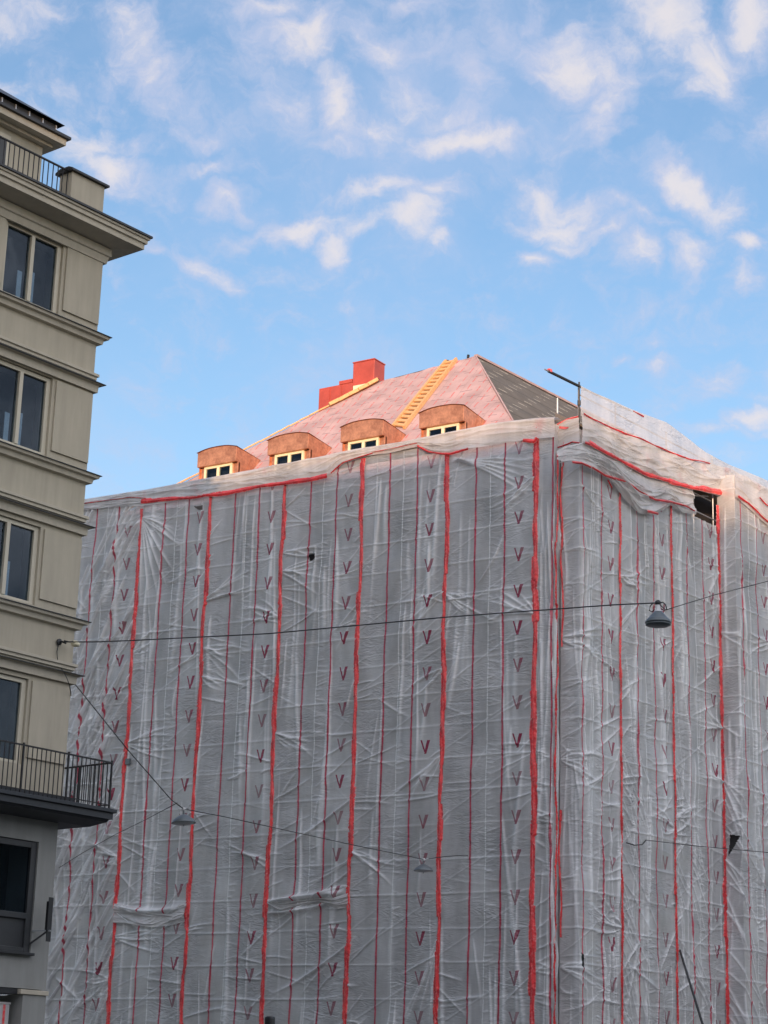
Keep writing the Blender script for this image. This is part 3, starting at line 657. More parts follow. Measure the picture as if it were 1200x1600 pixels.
def tape(root, org, h, X, Y, N, u, width, za, zb, seed, wob=.03):
    """crumpled red tape strip standing a little proud of the sheet"""
    rs = np.random.RandomState(seed); nz = int((zb - za) / .03); z = np.linspace(za, zb, nz); nx = 9
    ph = rs.uniform(0, 6, 8)
    c = u + wob * (np.sin(z * 1.1 + ph[0]) * .6 + np.sin(z * 2.7 + ph[1]) * .35 + np.sin(z * 6.1 + ph[2]) * .15)
    # overlapping joints: width steps where one length of tape ends
    stepn = np.cumsum(rs.uniform(.9, 2.4, 40)); wid = width * (1 + .22 * np.sin(stepn.searchsorted(z - za) * 2.1 + ph[3])) * (1 + .10 * np.sin(z * 5.3 + ph[4]))
    c = c + .018 * np.sin(stepn.searchsorted(z - za) * 3.7)
    s = np.linspace(-.5, .5, nx)
    U = c[:, None] + s[None] * wid[:, None]
    lf = .5 * np.sin(z * 3 + ph[5]); 
    Hh = .035 + .022 * np.cos(s * 2 * math.pi)[None] * (1 + .4 * np.sin(z * 7 + ph[6]))[:, None] + .012 * np.sin(s[None] * 9 + z[:, None] * 4.1 + lf[:, None]) + .007 * rs.randn(nz, 1) * np.cos(s * 8)[None] + .006 * rs.randn(nz, nx)
    L = h.L; xi = np.interp(U, h.u, X); yi = np.interp(U, h.u, Y)
    d0 = np.array([X[1] - X[0], Y[1] - Y[0]]); d0 /= np.linalg.norm(d0); d1 = np.array([X[-1] - X[-2], Y[-1] - Y[-2]]); d1 /= np.linalg.norm(d1)
    un = np.minimum(U, 0); ux = np.maximum(U - L, 0)
    xi += un * d0[0] + ux * d1[0]; yi += un * d0[1] + ux * d1[1]
    kx = np.clip(np.searchsorted(h.u, U), 0, h.nx - 1); nn = N[kx]
    P = np.stack([xi + nn[..., 0] * Hh, yi + nn[..., 1] * Hh, z[:, None] + 0 * U], -1) - org
    return gridmesh('tape', P, np.stack([s[None] + 0 * U, z[:, None] + 0 * U], -1), M['tape'], root)
def uzA(px, py, x0): P = onplane(px, py, (0, 1, 0), YA); return (float(P[0] - x0), float(P[2]))
def holeA(px, x0): return [uzA(x, y, x0) for (x, y) in px]
Z0, Z1 = 2.6, 21.45
labsA = ['foil sheet between the two right-most thick tapes, below the dormer nearest the corner',
         'foil sheet with the small dome lamp hung close before its lower right',
         'foil sheet with a torn horizontal overlap near its foot and a small square hole',
         'foil sheet just right of the left dome lamp, under the long red eaves tape',
         'foil sheet with a sagging horizontal flap low down, behind the left dome lamp',
         'slack foil sheet with steep slanting folds beside the beige building',
         'left-most foil sheet, hidden behind the beige building']
def mkA(k):
    x0, x1 = TX[k + 1], TX[k]
    holes = []
    if k == 2: holes = [holeA([(483, 864), (492, 864), (492, 876), (483, 876)], x0)]
    if k == 3: holes = []
    if k == 4: holes = [holeA([(302, 791), (317, 789), (316, 797), (308, 796)], x0)]
    def b(h):
        if k == 5: h.standard(diag=.9, puck=.5, bracez=False)
        elif k == 0: h.standard(slope=-1, bracez=True, long_=12); [h.crease(.1, 21.0 - i * .05, 2.9, 19.3 + i * .28, .03, .04, .1) for i in range(5)]
        elif k == 1: h.standard(bracez=True, long_=14); [h.crease(3.1, 5.9, 3.1 - 1.2 * math.cos(a), 5.9 - 2.2, .02, .03) for a in (0, .5, 1.0, 1.4)]
        elif k == 2: h.standard(slope=1, bracez=False, long_=32, lowa=.03); [h.crease(3.05, 10.5 - 2.2 * i, .2, 9.0 - 2.2 * i, .04, .04, .12) for i in range(4)]
        elif k == 3: h.standard(bracez=False, long_=16)
        elif k == 4: h.standard(bracez=True, long_=22); [h.crease(.05, 20.6, 2.0 * math.sin(a), 20.6 - 3.4 * math.cos(a), .035, .035) for a in (.1, .3, .5, .7, .9, 1.2)]
        else: h.standard(diag=.6)
        if k == 4: h.crease(0, 7.5, 3.0, 7.45, .10, .10, -.22, False); h.crease(0, 7.3, 1.2, 6.6, .06, .06)
        if k == 2: h.crease(0, 7.4, 3.1, 7.62, .10, .08, .06, False); h.crease(0, 7.1, 2.6, 7.4, .07, .05, -.1)
    tp = [(x1 - x0, .21 if k in (0,) else .165, 2.7, [21.62, 21.12, 21.42, 20.98, 20.98, 20.95, 20.95][k], 20 + k)]
    zoffs = [.25, .23, 1.09, .10, .85, .98, .2]
    return sheet([(x0, YA), (x1, YA)], Z0, Z1, 11 + k, labsA[k], b, 0, holes, None, tp, zoffs[k])
tpos = {0: 0}
for k in range(7): mkA(k)
# corner sheets and the main street front
cA = [(-27.14, YA), (-26.50, YA), (-26.43, 50.95)]
def gathered(h):
    h.low(.015)
    for _ in range(60):
        u = h.rs.uniform(0, h.L); z = h.rs.uniform(h.z0, h.z1); l = h.rs.uniform(1, 5); h.crease(u, z, u + h.rs.normal(0, .12), z - l, h.rs.uniform(.012, .04), h.rs.uniform(.015, .035), h.rs.uniform(-.05, .05))
    for _ in range(40):
        z = h.rs.uniform(h.z0, 12); h.crease(0, z, h.rs.uniform(.3, .8), z + h.rs.uniform(-.3, .5), .02, .025)
    h.H = (h.H - .05) * np.clip(h.u / .22, 0, 1)[None]
sheet(cA, Z0, 21.5, 41, 'narrow gathered foil strip wrapped round the corner of the sheeted building', gathered, .47, (), None, [(.72, .045, 2.7, 20.6, 61, .05)], .4)
B = lambda s: tuple((np.array([-25.79, 50.94]) + db[:2] * s))
def uzB(px, py, p0_, off=0):
    P = onplane(px, py, nb, nb @ np.array([-25.79, 50.94, 0])); return (float((P - np.array([*p0_, 0])) @ db) + off, float(P[2]))
def bB(h, s=0):
    h.standard(long_=14, bracez=(s != 1), lowa=.025)
    for _ in range(int(26)):
        u = h.rs.uniform(0, h.L); z = h.rs.uniform(h.z0, h.z1); l = h.rs.uniform(1.2, 5); h.crease(u, z, u + h.rs.normal(0, .25), z - l, h.rs.uniform(.01, .035), h.rs.uniform(.02, .045), h.rs.uniform(-.08, .08))
    if s:
        for _ in range(40):
            z = h.rs.uniform(h.z0, 12); u = h.rs.choice([0, 0, 1.0]); l = h.rs.uniform(.8, 2.6); a = h.rs.uniform(.7, 1.25); h.crease(u, z, u + l * math.cos(a), z - l * math.sin(a), .022, .028, .05)
sheet([(-26.43, 50.95), (-25.79, 50.94), B(2.21)], Z0, 21.3, 42, 'foil sheet folded round the projecting bay corner, with the dark side face', lambda h: bB(h, 0), .20,
      ([(.64 + uzB(909, 1488, B(0))[0], uzB(909, 1488, B(0))[1]), (.64 + .22, uzB(909, 1488, B(0))[1] - .05), (.64 + .24, uzB(909, 1512, B(0))[1] - .05), (.64 + .1, uzB(909, 1508, B(0))[1])],), None,
      [(2.85, .085, 2.7, 20.3, 62, .02), (.05, .06, 14.6, 21.0, 63, .05), (.03, .07, 6.2, 9.8, 66, .05)], .32)
sheet([B(2.21), B(5.31)], Z0, 21.3, 43, 'foil sheet on the bay between two thin tapes, hanging lamp in front', lambda h: bB(h, 1), 0, (), None, [(3.1, .085, 2.7, 20.3, 64, .02)], 1.09)
h4 = [uzB(x, y, B(5.31)) for (x, y) in [(1081, 760), (1124, 768), (1126, 800), (1121, 824), (1108, 818), (1086, 806), (1083, 790), (1087, 775)]]
sheet([B(5.31), B(8.41)], Z0, 21.8, 44, 'foil sheet on the bay with the big dark torn opening at its top', lambda h: bB(h, 2), 0, (h4,), None, [(3.1, .27, 2.7, 21.0, 65, .02), ], .08)
C2 = (-24.29, 59.30)
C3 = tuple(np.array(C2) + db[:2] * 2.45); C4 = tuple(np.array(C2) + db[:2] * 5.5)
def uz2(px, py): P = onplane(px, py, (0, 1, 0), 59.30); return (float(P[0] + 24.91), float(P[2]))
h5 = [uz2(x, y) for (x, y) in [(1141, 1304), (1157, 1306), (1138, 1338)]]
sheet([(-24.91, 59.30), C2, C3], Z0, 22.0, 45, 'right-most foil sheet, folded round the second projecting corner, with a black tear', lambda h: bB(h, 1), 0, (h5,), None, [], .9)
sheet([C3, C4], Z0, 22.0, 46, 'foil sheet beyond the right edge of the second projection', lambda h: bB(h, 1), 0, (), None, [(0, .12, 2.7, 21.3, 67)], .9)
dk = MB(); 
for (a, b) in ((Bp(.9, .0), Bp(.9, 16)),):
    dk.add([(a[0], a[1], 0), (b[0], b[1], 0), (b[0], b[1], 22.0), (a[0], a[1], 22.0)], [(0, 1, 2, 3)])
bw = dk.build('bay_wall', M['plaster'], HB)
# dark panel behind the torn opening, in place of the shade inside
P_ = Bp(.87, 5.6); Q_ = Bp(.87, 10.2)
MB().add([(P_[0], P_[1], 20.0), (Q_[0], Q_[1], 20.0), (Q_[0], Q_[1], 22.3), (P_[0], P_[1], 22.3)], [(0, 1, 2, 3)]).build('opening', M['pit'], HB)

# things glimpsed through the torn opening: window of the covered wall, ladder rails, braces
ow = bpy.data.objects.new('window', None); col.objects.link(ow); ow.parent = HB
def QB(s, off, z): p = Bp(off, s); return (p[0], p[1], z)
for (a, b, z0, z1) in ((6.75, 7.35, 20.9, 22.0), (7.45, 7.95, 20.9, 22.0)):
    MB().add([QB(a, .80, z0), QB(b, .80, z0), QB(b, .80, z1), QB(a, .80, z1)], [(0, 1, 2, 3)]).build('pane', M['darkframe'], ow)
for s_ in (6.7, 7.4, 8.0): MB().bar(QB(s_, .74, 20.6), QB(s_, .74, 22.1), .07).build('frame', M['frame'], ow)
MB().tube([QB(6.3, .3, 20.9), QB(8.3, .3, 21.35)], .025, 8).build('brace', M['steel'], ow); MB().tube([QB(6.2, .25, 21.2), QB(8.4, .25, 21.2)], .02, 8).build('brace', M['steel'], ow)

tq = onplane(1148, 1320, (0, 1, 0), 59.45); MB().box(tq[0] - .3, tq[0] + .3, 59.45, 59.5, tq[2] - .7, tq[2] + .6).build('opening', M['pit'], HB)  # black panel behind the tear, its colour stands in for shade
tq = onplane(913, 1500, nb, float(nb @ np.array([-25.79, 50.94, 0])) - .12); MB().box(tq[0] - .03, tq[0] + .01, tq[1] - .3, tq[1] + .3, tq[2] - .5, tq[2] + .5).build('opening', M['pit'], HB)  # black panel that gives the small bay hole its shade by colour
# ------------------------------------------------------------------ eaves cover sheets
def ribbon(name, top, bot, nplane, dplane, label, mat, proud, seed, foldamp, cat='plastic sheet', nu=500, nv=60, folds=None, back=0, warp=None):
    """sheet between two curves given on the wall plane; top/bot lists of (x px, y px)"""
    rs = np.random.RandomState(seed)
    def curve(c):
        Q = np.array([onplane(x, y, nplane, dplane) for (x, y) in c]); s = np.r_[0, np.cumsum(np.linalg.norm(np.diff(Q, axis=0), axis=1))]; s /= s[-1]
        k = np.linspace(0, 1, nu); R_ = np.stack([np.interp(k, s, Q[:, i]) for i in range(3)], -1)
        ker = np.hanning(13); ker /= ker.sum(); 
        for i in range(3): R_[6:-6, i] = np.convolve(R_[:, i], ker, 'valid')
        return R_
    T, Bt = curve(top), curve(bot); v = np.linspace(0, 1, nv)[:, None, None]
    P = Bt[None] * (1 - v) + T[None] * v
    nrm = np.array(nplane, float); nrm = nrm / np.linalg.norm(nrm)
    if nrm @ (CAM - P[0, 0]) < 0: nrm = -nrm
    U = np.linspace(0, 1, nu)[None] * np.linalg.norm(T[-1] - T[0]); V = v[..., 0] * np.linalg.norm((T - Bt).mean(0)); h = np.full((nv, nu), proud)
    h = h + folds(U + 0 * V, v[..., 0] + 0 * U, rs) * foldamp
    P = P + nrm * h[..., None]
    if back:   # roll over the rail at the top
        k = np.clip((v[..., 0] - .85) / .15, 0, 1); P = P - nrm * (back * k ** 2)[..., None]; P[..., 2] += .03 * np.sin(k * math.pi)
    o = P[0, 0].copy(); ob = gridmesh(name, P - o, np.stack([U + 0 * V, V + 0 * U], -1), mat, None); ob.location = tuple(o); 
    if cat: tag(ob, label, cat)
    return ob, P, nrm, o
def swags(period, ns):
    def f(U, v, rs):
        h = 0
        for i in range(ns):
            u0 = rs.uniform(0, U.max()); l = rs.uniform(.6, 3.0); sag = rs.uniform(.1, .7); a = rs.uniform(.3, 1); w_ = rs.uniform(.03, .09); v0 = rs.uniform(0, 1)
            x = (U - u0) / l; env = np.exp(-(x * 1.6) ** 4); c = v0 + sag * (x ** 2) * rs.choice([1, 1, -1]) + rs.uniform(-.25, .25) * x
            h = h + a * env * np.exp(-np.abs(v - c) / w_)
        h = h + .25 * np.sin(U * 2.1 + 2 * v) + .2 * np.sin(U * 5.3 - 3 * v + 1)
        return h
    return f
pA = ((0, 1, 0), YA)
topA = [(100, 785), (135, 779), (222, 765), (320, 746), (447, 722), (560, 701), (640, 688), (700, 674), (770, 660), (838, 651), (868, 650)]
botA = [(100, 806), (135, 798), (186, 792), (222, 792), (327, 777), (447, 757), (515, 742), (535, 724), (572, 714), (610, 709), (655, 699), (680, 709), (700, 710), (742, 702), (790, 693), (832, 688), (868, 684)]
cap, Pc, nc, oc_ = ribbon('eaves_sheet', topA, botA, *pA, 'long rumpled white foil strip rolled over the eaves rail below the dormers', M['foil_plain'], .07, 5, .035, folds=swags(1, 90), back=.45, nu=900, nv=50)
def strip(parent, org, pts, wid, nplane, dplane, proud, seed, name='tape'):
    rs = np.random.RandomState(seed); Q = np.array([onplane(x, y, nplane, dplane) for (x, y) in pts]); s = np.r_[0, np.cumsum(np.linalg.norm(np.diff(Q, axis=0), axis=1))]
    n = max(12, int(s[-1] / .05)); k = np.linspace(0, s[-1], n); C_ = np.stack([np.interp(k, s, Q[:, i]) for i in range(3)], -1)
    nrm = np.array(nplane, float); nrm /= np.linalg.norm(nrm)
    if nrm @ (CAM - C_[0]) < 0: nrm = -nrm
    tv = np.gradient(C_, axis=0); tv /= np.linalg.norm(tv, axis=1)[:, None]; sd_ = np.cross(tv, nrm)
    a = np.linspace(-.5, .5, 7); ww = wid * .78 * (1 + .18 * np.sin(k * 1.9 + seed) + .1 * np.sin(k * 6))
    P = C_[:, None] + sd_[:, None] * (a[None, :, None] * ww[:, None, None]) + nrm * (proud + .02 * np.cos(a * 6)[None, :, None] + (.012 * np.sin(k * 5 + seed))[:, None, None] + .006 * rs.randn(n, 7, 1))
    P[..., 2] += (.03 * np.sin(k * 1.3 + seed))[:, None]
    return gridmesh(name, P - org, np.stack([0 * k[:, None] + a, k[:, None] + 0 * a], -1), M['tape'], parent)
strip(cap, oc_, [(224, 786), (255, 783), (300, 778), (327, 773), (360, 771), (400, 764), (447, 757), (490, 749), (515, 743)], .19, *pA, .13, 1)
strip(cap, oc_, [(135, 789), (170, 783), (205, 777), (232, 779)], .04, *pA, .13, 2)
strip(cap, oc_, [(520, 741), (530, 731), (540, 723), (572, 712), (585, 708)], .06, *pA, .13, 3)
strip(cap, oc_, [(655, 697), (672, 706), (690, 709), (705, 710), (735, 703)], .10, *pA, .13, 4)
strip(cap, oc_, [(585, 707), (620, 701), (655, 695)], .04, *pA, .12, 5)
strip(cap, oc_, [(820, 689), (838, 692), (842, 686)], .15, *pA, .13, 6)
# main street: bunched drape and parapet sheet
dB = float(nb @ np.array([-25.79, 50.94, 0]))
pBp = (tuple(nb), dB)
topD = [(868, 705), (880, 698), (908, 692), (930, 700), (950, 712), (980, 726), (1010, 742), (1040, 752), (1065, 760), (1081, 765)]
botD = [(868, 725), (882, 722), (905, 728), (935, 742), (955, 760), (972, 782), (992, 803), (1015, 806), (1030, 798), (1042, 790), (1060, 802), (1081, 805)]
def drapes(U, v, rs):
    x = U / U.max(); h = 0
    for i in range(46):   # swagging folds, deeper towards the middle
        v0 = rs.uniform(.02, 1.0); x0 = rs.uniform(.05, .95); l = rs.uniform(.08, .35); s_ = rs.uniform(-.5, 1.1); w_ = rs.uniform(.02, .055)
        q = (x - x0) / l; env = np.exp(-(q * 1.3) ** 4); c = v0 - s_ * .25 * (1 - q ** 2) + rs.uniform(-.35, .35) * q
        h = h + rs.uniform(.4, 1) * env * np.exp(-np.abs(v - c) / w_)
    h = h + 1.6 * np.exp(-((v - .12) / .16) ** 2)           # heavy rolled hem
    return h
drape, Pd, nd, od = ribbon('bunched_sheet', topD, botD, *pBp, 'foil bunched up into sagging grey folds below the bay parapet', M['foil_plain'], .04, 8, .085, folds=drapes, nu=620, nv=110)
strip(drape, od, [(886, 722), (900, 724), (915, 731)], .11, *pBp, .20, 11)
strip(drape, od, [(915, 731), (935, 745), (955, 752), (972, 757), (990, 770), (1015, 781), (1040, 785), (1062, 793), (1076, 801)], .09, *pBp, .24, 12)
strip(drape, od, [(1000, 801), (1018, 806)], .09, *pBp, .26, 13)
strip(drape, od, [(945, 752), (952, 764)], .05, *pBp, .1, 14)
# side face piece (faces the camera side street) with mark and pink edge
pS = ((0, 1, 0), 50.94)
sideS, Ps, ns_, os_ = ribbon('parapet_sheet', [(869, 664), (885, 656), (906, 649)], [(869, 706), (885, 698), (906, 692)], *pS, 'small square foil piece closing the near end of the bay parapet', M['foil_plain'], .03, 21, .02, folds=swags(1, 14), nu=90, nv=60)
strip(sideS, os_, [(872, 664), (888, 655), (905, 650)], .12, *pS, .05, 22)
strip(sideS, os_, [(872, 699), (886, 694), (896, 690), (908, 692)], .07, *pS, .08, 23)
mk = [onplane(x, y, *pS) + np.array([0, -.09, 0]) - os_ for (x, y) in [(876, 667), (891, 669), (886, 672), (876, 671)]]
MB().add(mk + [p + np.array([0, .012, 0]) for p in mk], [(0, 1, 2, 3), (7, 6, 5, 4), (0, 4, 5, 1), (1, 5, 6, 2), (2, 6, 7, 3), (3, 7, 4, 0)]).build('printed_mark', M['tape'], sideS)
# parapet sheet on the bay, thick tape to thin tape, then thin net to the top rail
topP = [(906, 648), (925, 656), (960, 675), (1000, 689), (1040, 704), (1075, 719), (1110, 727), (1140, 733), (1170, 752)]
botP = [(906, 693), (930, 702), (950, 712), (980, 727), (1010, 743), (1040, 753), (1070, 763), (1110, 773), (1150, 783), (1165, 800)]
par, Pp, npp, op = ribbon('parapet_sheet', topP, botP, *pBp, 'opaque slack foil band along the bay parapet between thin and thick red tape', M['foil_plain'], .07, 31, .05, folds=swags(1, 60), nu=600, nv=60)
strip(par, op, [(908, 693), (930, 702), (947, 711)], .10, *pBp, .13, 32)
strip(par, op, [(915, 694), (945, 710), (965, 719), (985, 730), (1012, 744), (1045, 755)], .17, *pBp, .14, 33)
strip(par, op, [(1040, 753), (1065, 759), (1092, 763), (1120, 771), (1140, 776), (1158, 783), (1175, 795), (1190, 806)], .22, *pBp, .15, 34)
strip(par, op, [(907, 646), (925, 656), (945, 665), (970, 678), (1000, 689), (1018, 697), (1040, 705), (1075, 718), (1092, 722), (1105, 726)], .075, *pBp, .12, 35)
topN = [(906, 603), (925, 613), (945, 621), (985, 640), (1040, 660), (1080, 690), (1100, 706), (1135, 725), (1165, 737), (1205, 754)]
botN = [(906, 650), (925, 660), (960, 677), (1000, 692), (1040, 707), (1075, 722), (1110, 740), (1150, 775), (1180, 790), (1205, 812)]
net, Pn, nn_, on_ = ribbon('parapet_netting', topN, botN, *pBp, 'thin see-through foil stretched over the guard rails above the bay', M['foil_clear'], .03, 41, .018, folds=swags(1, 40), nu=500, nv=60)
MB().tube([onplane(906, 604, *pBp) - on_ - nb * .02, onplane(985, 641, *pBp) - on_ - nb * .02], .03, 8).build('top_rail', M['steel'], net)
strip(net, on_, [(987, 641), (997, 646), (1003, 650)], .08, *pBp, .06, 42)
d2 = float(nb @ np.array([-24.29, 59.3, 0]))
par2, P2, n2_, o2 = ribbon('parapet_sheet', [(1146, 740), (1165, 745), (1185, 757), (1212, 775)], [(1146, 776), (1165, 792), (1180, 806), (1212, 835)], tuple(nb), d2, 'slack foil over the top of the second projection at the right edge', M['foil_plain'], .05, 51, .03, folds=swags(1, 24), nu=140, nv=60)
strip(par2, o2, [(1148, 777), (1165, 787), (1182, 803), (1212, 828)], .10, tuple(nb), d2, .12, 52)
strip(par2, o2, [(1182, 778), (1192, 788), (1210, 800)], .06, tuple(nb), d2, .12, 53)

# ------------------------------------------------------------------ beige apartment building (local: x out of facade, y along street away)
LBo = tuple(o0)
LB = empty('apartment_building', LBo, -YB); tag(LB, 'beige rendered apartment building with deep cornice at the left edge', 'building')
def lyz(px, py, lx):
    P = onplane(px, py, nb, nb @ o0 + lx); return float((P - o0) @ db), float(P[2])
DEPTH = 16.0; LEN = 24.0
wins = []    # (y0,y1,z0,z1)
cols_y = [(-2.86 - 2.55 * k, -1.20 - 2.55 * k) for k in range(4)]
rows_z = [(18.25, 19.98), (14.93, 16.75), (11.58, 13.32), (8.15, 9.97)]
# facade built as strips round the openings: wall thickness .35
wl = MB()
zs_ = [7.3] + [z for r in rows_z[::-1] for z in r] + [20.35]
def wallstrip(z0, z1): wl.box(-.35, 0, -LEN, 0, z0, z1)
for i in range(0, len(zs_), 2): wallstrip(zs_[i], zs_[i + 1])
for (z0, z1) in rows_z:
    e = 0.0; ys = sorted([c for c in cols_y], key=lambda c: -c[0])
    y = 0.0
    for (a, b) in ys:
        wl.box(-.35, 0, b + .0, y, z0, z1); y = a
    wl.box(-.35, 0, -LEN, y, z0, z1)
wl.box(-DEPTH, -.35, -.35, 0, 7.3, 20.35); wl.box(-DEPTH, -.35, -LEN, -LEN + .3, 7.3, 20.35); wl.box(-DEPTH, -DEPTH + .3, -LEN + .3, -.35, 7.3, 20.35)
wl.build('wall', M['render'], LB)
# pilaster panels, a hair proud, between the window bays
for (z0, z1) in rows_z:
    for k in range(0, 4):
        yb_ = -.02 if k == 0 else -2.86 - 2.55 * (k - 1) - .08; ya_ = -1.20 - 2.55 * k + .09
        MB().box(.003, .045, ya_, yb_, z0 + .16, z1 - .02).build('pilaster', M['render'], LB, bevel=.004)
for (z0, z1) in rows_z:
    for (a, b) in cols_y:
        e = empty('window'); e.parent = LB
        fr = MB(); dpt = (-.16, -.06); fr.box(*dpt, b - .12, b - .002, z0 + .01, z1 - .01); fr.box(*dpt, a + .002, a + .08, z0 + .01, z1 - .01); fr.box(*dpt, a + .08, b - .12, z1 - .10, z1 - .01); fr.box(*dpt, a + .08, b - .12, z0 + .01, z0 + .07)
        ym = (a + b) / 2 - .02; fr.box(-.17, -.04, ym - .05, ym + .05, z0 + .07, z1 - .10); fr.build('frame', M['frame'], e, bevel=.006)
        for (p, q) in ((a + .08, ym - .05), (ym + .05, b - .12)): MB().box(-.12, -.115, p, q, z0 + .07, z1 - .10).build('pane', M['glass'], e)
        MB().box(-.9, -.88, a - .3, b + .3, z0 - .1, z1 + .1).build('room_wall', M['room'], e)
        cu = MB(); cu.box(-.20, -.18, ym + .07, ym + .23, z0, z0 + .85); cu.box(-.20, -.18, ym - .26, ym - .13, z0, z0 + .75); cu.build('curtain', M['curtain'], e)
def molding(name, prof, mat, y0=-LEN, bevel=.006, label=None):
    """profile (out, z) polygon mitred round the far corner: runs along facade and returns along the side"""
    n = len(prof); vs = []; fs = []
    for (o_, z) in prof: vs += [(o_, y0, z), (o_, o_, z), (-DEPTH, o_, z)]
    for i in range(n):
        j = (i + 1) % n; fs += [(3 * i, 3 * i + 1, 3 * j + 1, 3 * j), (3 * i + 1, 3 * i + 2, 3 * j + 2, 3 * j + 1)]
    fs += [tuple(3 * i for i in range(n)), tuple(3 * i + 2 for i in range(n))[::-1]]
    o = MB().add(vs, fs).build(name, mat, LB)
    if label: o['label'] = label
    return o
for z in (18.15, 14.83, 11.48):          # sills
    molding('sill_course', [(.002, z - .22), (.10, z - .20), (.12, z - .10), (.20, z - .08), (.22, z - .02), (.002, z + .03)], M['trim'])
    molding('sill_flashing', [(.004, z + .034), (.004, z + .055), (.25, z - .005), (.25, z - .02), (.222, z - .018)], M['darkmetal'])
    molding('base_band', [(.003, z + .06), (.06, z + .06), (.06, z + .20), (.003, z + .20)], M['darkmetal']) if 0 else None
for z in (16.98, 13.62, 10.27):          # lintel courses
    molding('lintel_course', [(.002, z - .20), (.08, z - .20), (.09, z - .03), (.17, z - .01), (.002, z + .02)], M['trim'])
    molding('lintel_flashing', [(.004, z + .024), (.004, z + .05), (.21, z + .005), (.21, z - .01), (.172, z - .008)], M['darkmetal'])
    molding('lintel_course', [(.003, z + .10), (.05, z + .10), (.05, z + .16), (.09, z + .18), (.09, z + .24), (.003, z + .26)], M['trim'])
molding('cornice', [(.002, 19.94), (.07, 19.94), (.10, 20.10), (.14, 20.12), (.14, 20.30), (.002, 20.30)], M['trim'])
molding('cornice', [(.002, 20.31), (.66, 20.37), (.66, 20.50), (.71, 20.51), (.71, 20.60), (.75, 20.61), (.75, 20.66), (.002, 20.70)], M['trim'], label='deep projecting main cornice')
molding('cornice_flashing', [(.002, 20.71), (.002, 20.76), (.79, 20.71), (.79, 20.66), (.752, 20.665)], M['darkmetal'])
MB().box(-DEPTH, -.1, -LEN, -.1, 20.3, 20.7).build('terrace', M['paving'], LB)
# pier + railing on the terrace
pya, _ = lyz(113, 275, 0); pyb, pzt = lyz(165, 290, 0)
pier = MB().box(-.42, -.003, pya, -.10, 20.7, pzt - .05).build('corner_pier', M['render'], LB, bevel=.006)
MB().prism([(-.50, pzt - .05), (.08, pzt - .05), (.08, pzt), (-.05, pzt + .06), (-.35, pzt + .07), (-.50, pzt)], 'y', pya - .08, -.02).build('pier_cap', M['darkmetal'], pier)
rl_ = empty('railing'); rl_.parent = LB
ry1, rz1 = lyz(97, 262, -.10); ry0, rz0 = lyz(0, 221, -.10)
MB().bar((-.1, -12, rz1), (-.1, pya, rz1), .05, .03).build('handrail', M['rail'], rl_)
MB().bar((-.1, -12, 20.9), (-.1, pya, 20.9), .03, .02).build('bottom_rail', M['rail'], rl_)
bars = MB(); y = pya - .06
while y > -7: bars.bar((-.1, y, 20.75), (-.1, y, rz1), .018); y -= .145
bars.build('balusters', M['rail'], rl_)
# penthouse set back
S = -1.5
wy, _ = lyz(66, 240, S)
PH = MB().box(-DEPTH + .5, S, -LEN + 2, wy, 20.7, 23.02).build('penthouse_wall', M['render'], LB)
wy0, wz0 = lyz(12, 190, S + .02)
pf = MB(); pf.box(S + .003, S + .05, wy0 - 1.3, wy0 + .12, 20.75, 22.85); pf.build('penthouse_window', M['frame'], LB)
pf2 = MB().box(S + .052, S + .06, wy0 - 1.2, wy0, 20.8, 22.72).build('pane', M['darkframe'], LB)
def phm(name, o0_, z0, z1, mat, b0=None):
    x1 = S + o0_; return MB().box(-DEPTH + .3, x1, -LEN + 1.8, wy + o0_, z0, z1).build(name, mat, LB)
phm('penthouse_cornice', .16, 23.022, 23.10, M['trim']); phm('penthouse_cornice', .38, 23.102, 23.26, M['trim']); phm('penthouse_gutter', .46, 23.262, 23.33, M['darkmetal'])
phm('penthouse_fascia', .20, 23.335, 23.62, M['darkmetal']); 
g = MB(); a_ = S + .34; b_ = wy + .34; g.add([(a_, -LEN + 1.8, 23.625), (a_, b_, 23.625), (-DEPTH + .3, b_, 23.625), (a_ - 4, b_ - 4, 26.6), (a_ - 4, -LEN + 4, 26.6), (-DEPTH + .3, b_ - 4, 26.6), (-DEPTH + .3, -LEN + 1.8, 23.625)], [(0, 1, 3, 4), (1, 2, 5, 3), (3, 5, 6, 4)])
g.build('penthouse_roof', M['darkmetal'], LB)
for i in range(6): MB().box(S + .203, S + .225, wy + .16 - .42 * i, wy + .19 - .42 * i, 23.34, 23.61).build('gutter_bracket', M['steel'], LB)
# balcony wrapping the corner
bal = empty('balcony'); bal.parent = LB
yb1 = .87
MB().box(-1.2, .80, -9, yb1, 7.34, 7.42).build('slab_edge', M['slab'], bal, bevel=.01)
MB().box(-1.15, .74, -9, yb1 - .06, 7.20, 7.338).build('slab', M['slab'], bal)
MB().prism([(-1.2, 7.08), (0.1, 7.08), (.64, 7.15), (.68, 7.198), (-1.2, 7.198)], 'y', -9, yb1 - .12).build('soffit', M['slab'], bal)
MB().box(-.1, .55, -9, -.15, 7.421, 7.52).build('planter', M['slab'], bal)
rail_top = lyz(175, 1192, .72)[1]; yr = lyz(175, 1192, .72)[0]
rb = MB(); rb.bar((.72, -9, rail_top), (.72, yr, rail_top), .045, .03); rb.bar((.72, yr, rail_top), (-1.1, yr, rail_top), .045, .03); rb.bar((.72, -9, 7.5), (.72, yr, 7.5), .03, .02); rb.bar((.72, yr, 7.5), (-1.1, yr, 7.5), .03, .02); rb.build('handrail', M['rail'], bal)
bb = MB(); y = yr
i = 0
while y > -7:
    thick = .035 if i % 10 == 0 else .016
    bb.bar((.72, y, 7.43), (.72, y, rail_top + (.05 if i % 10 == 0 else 0)), thick); y -= .125; i += 1
x = .72
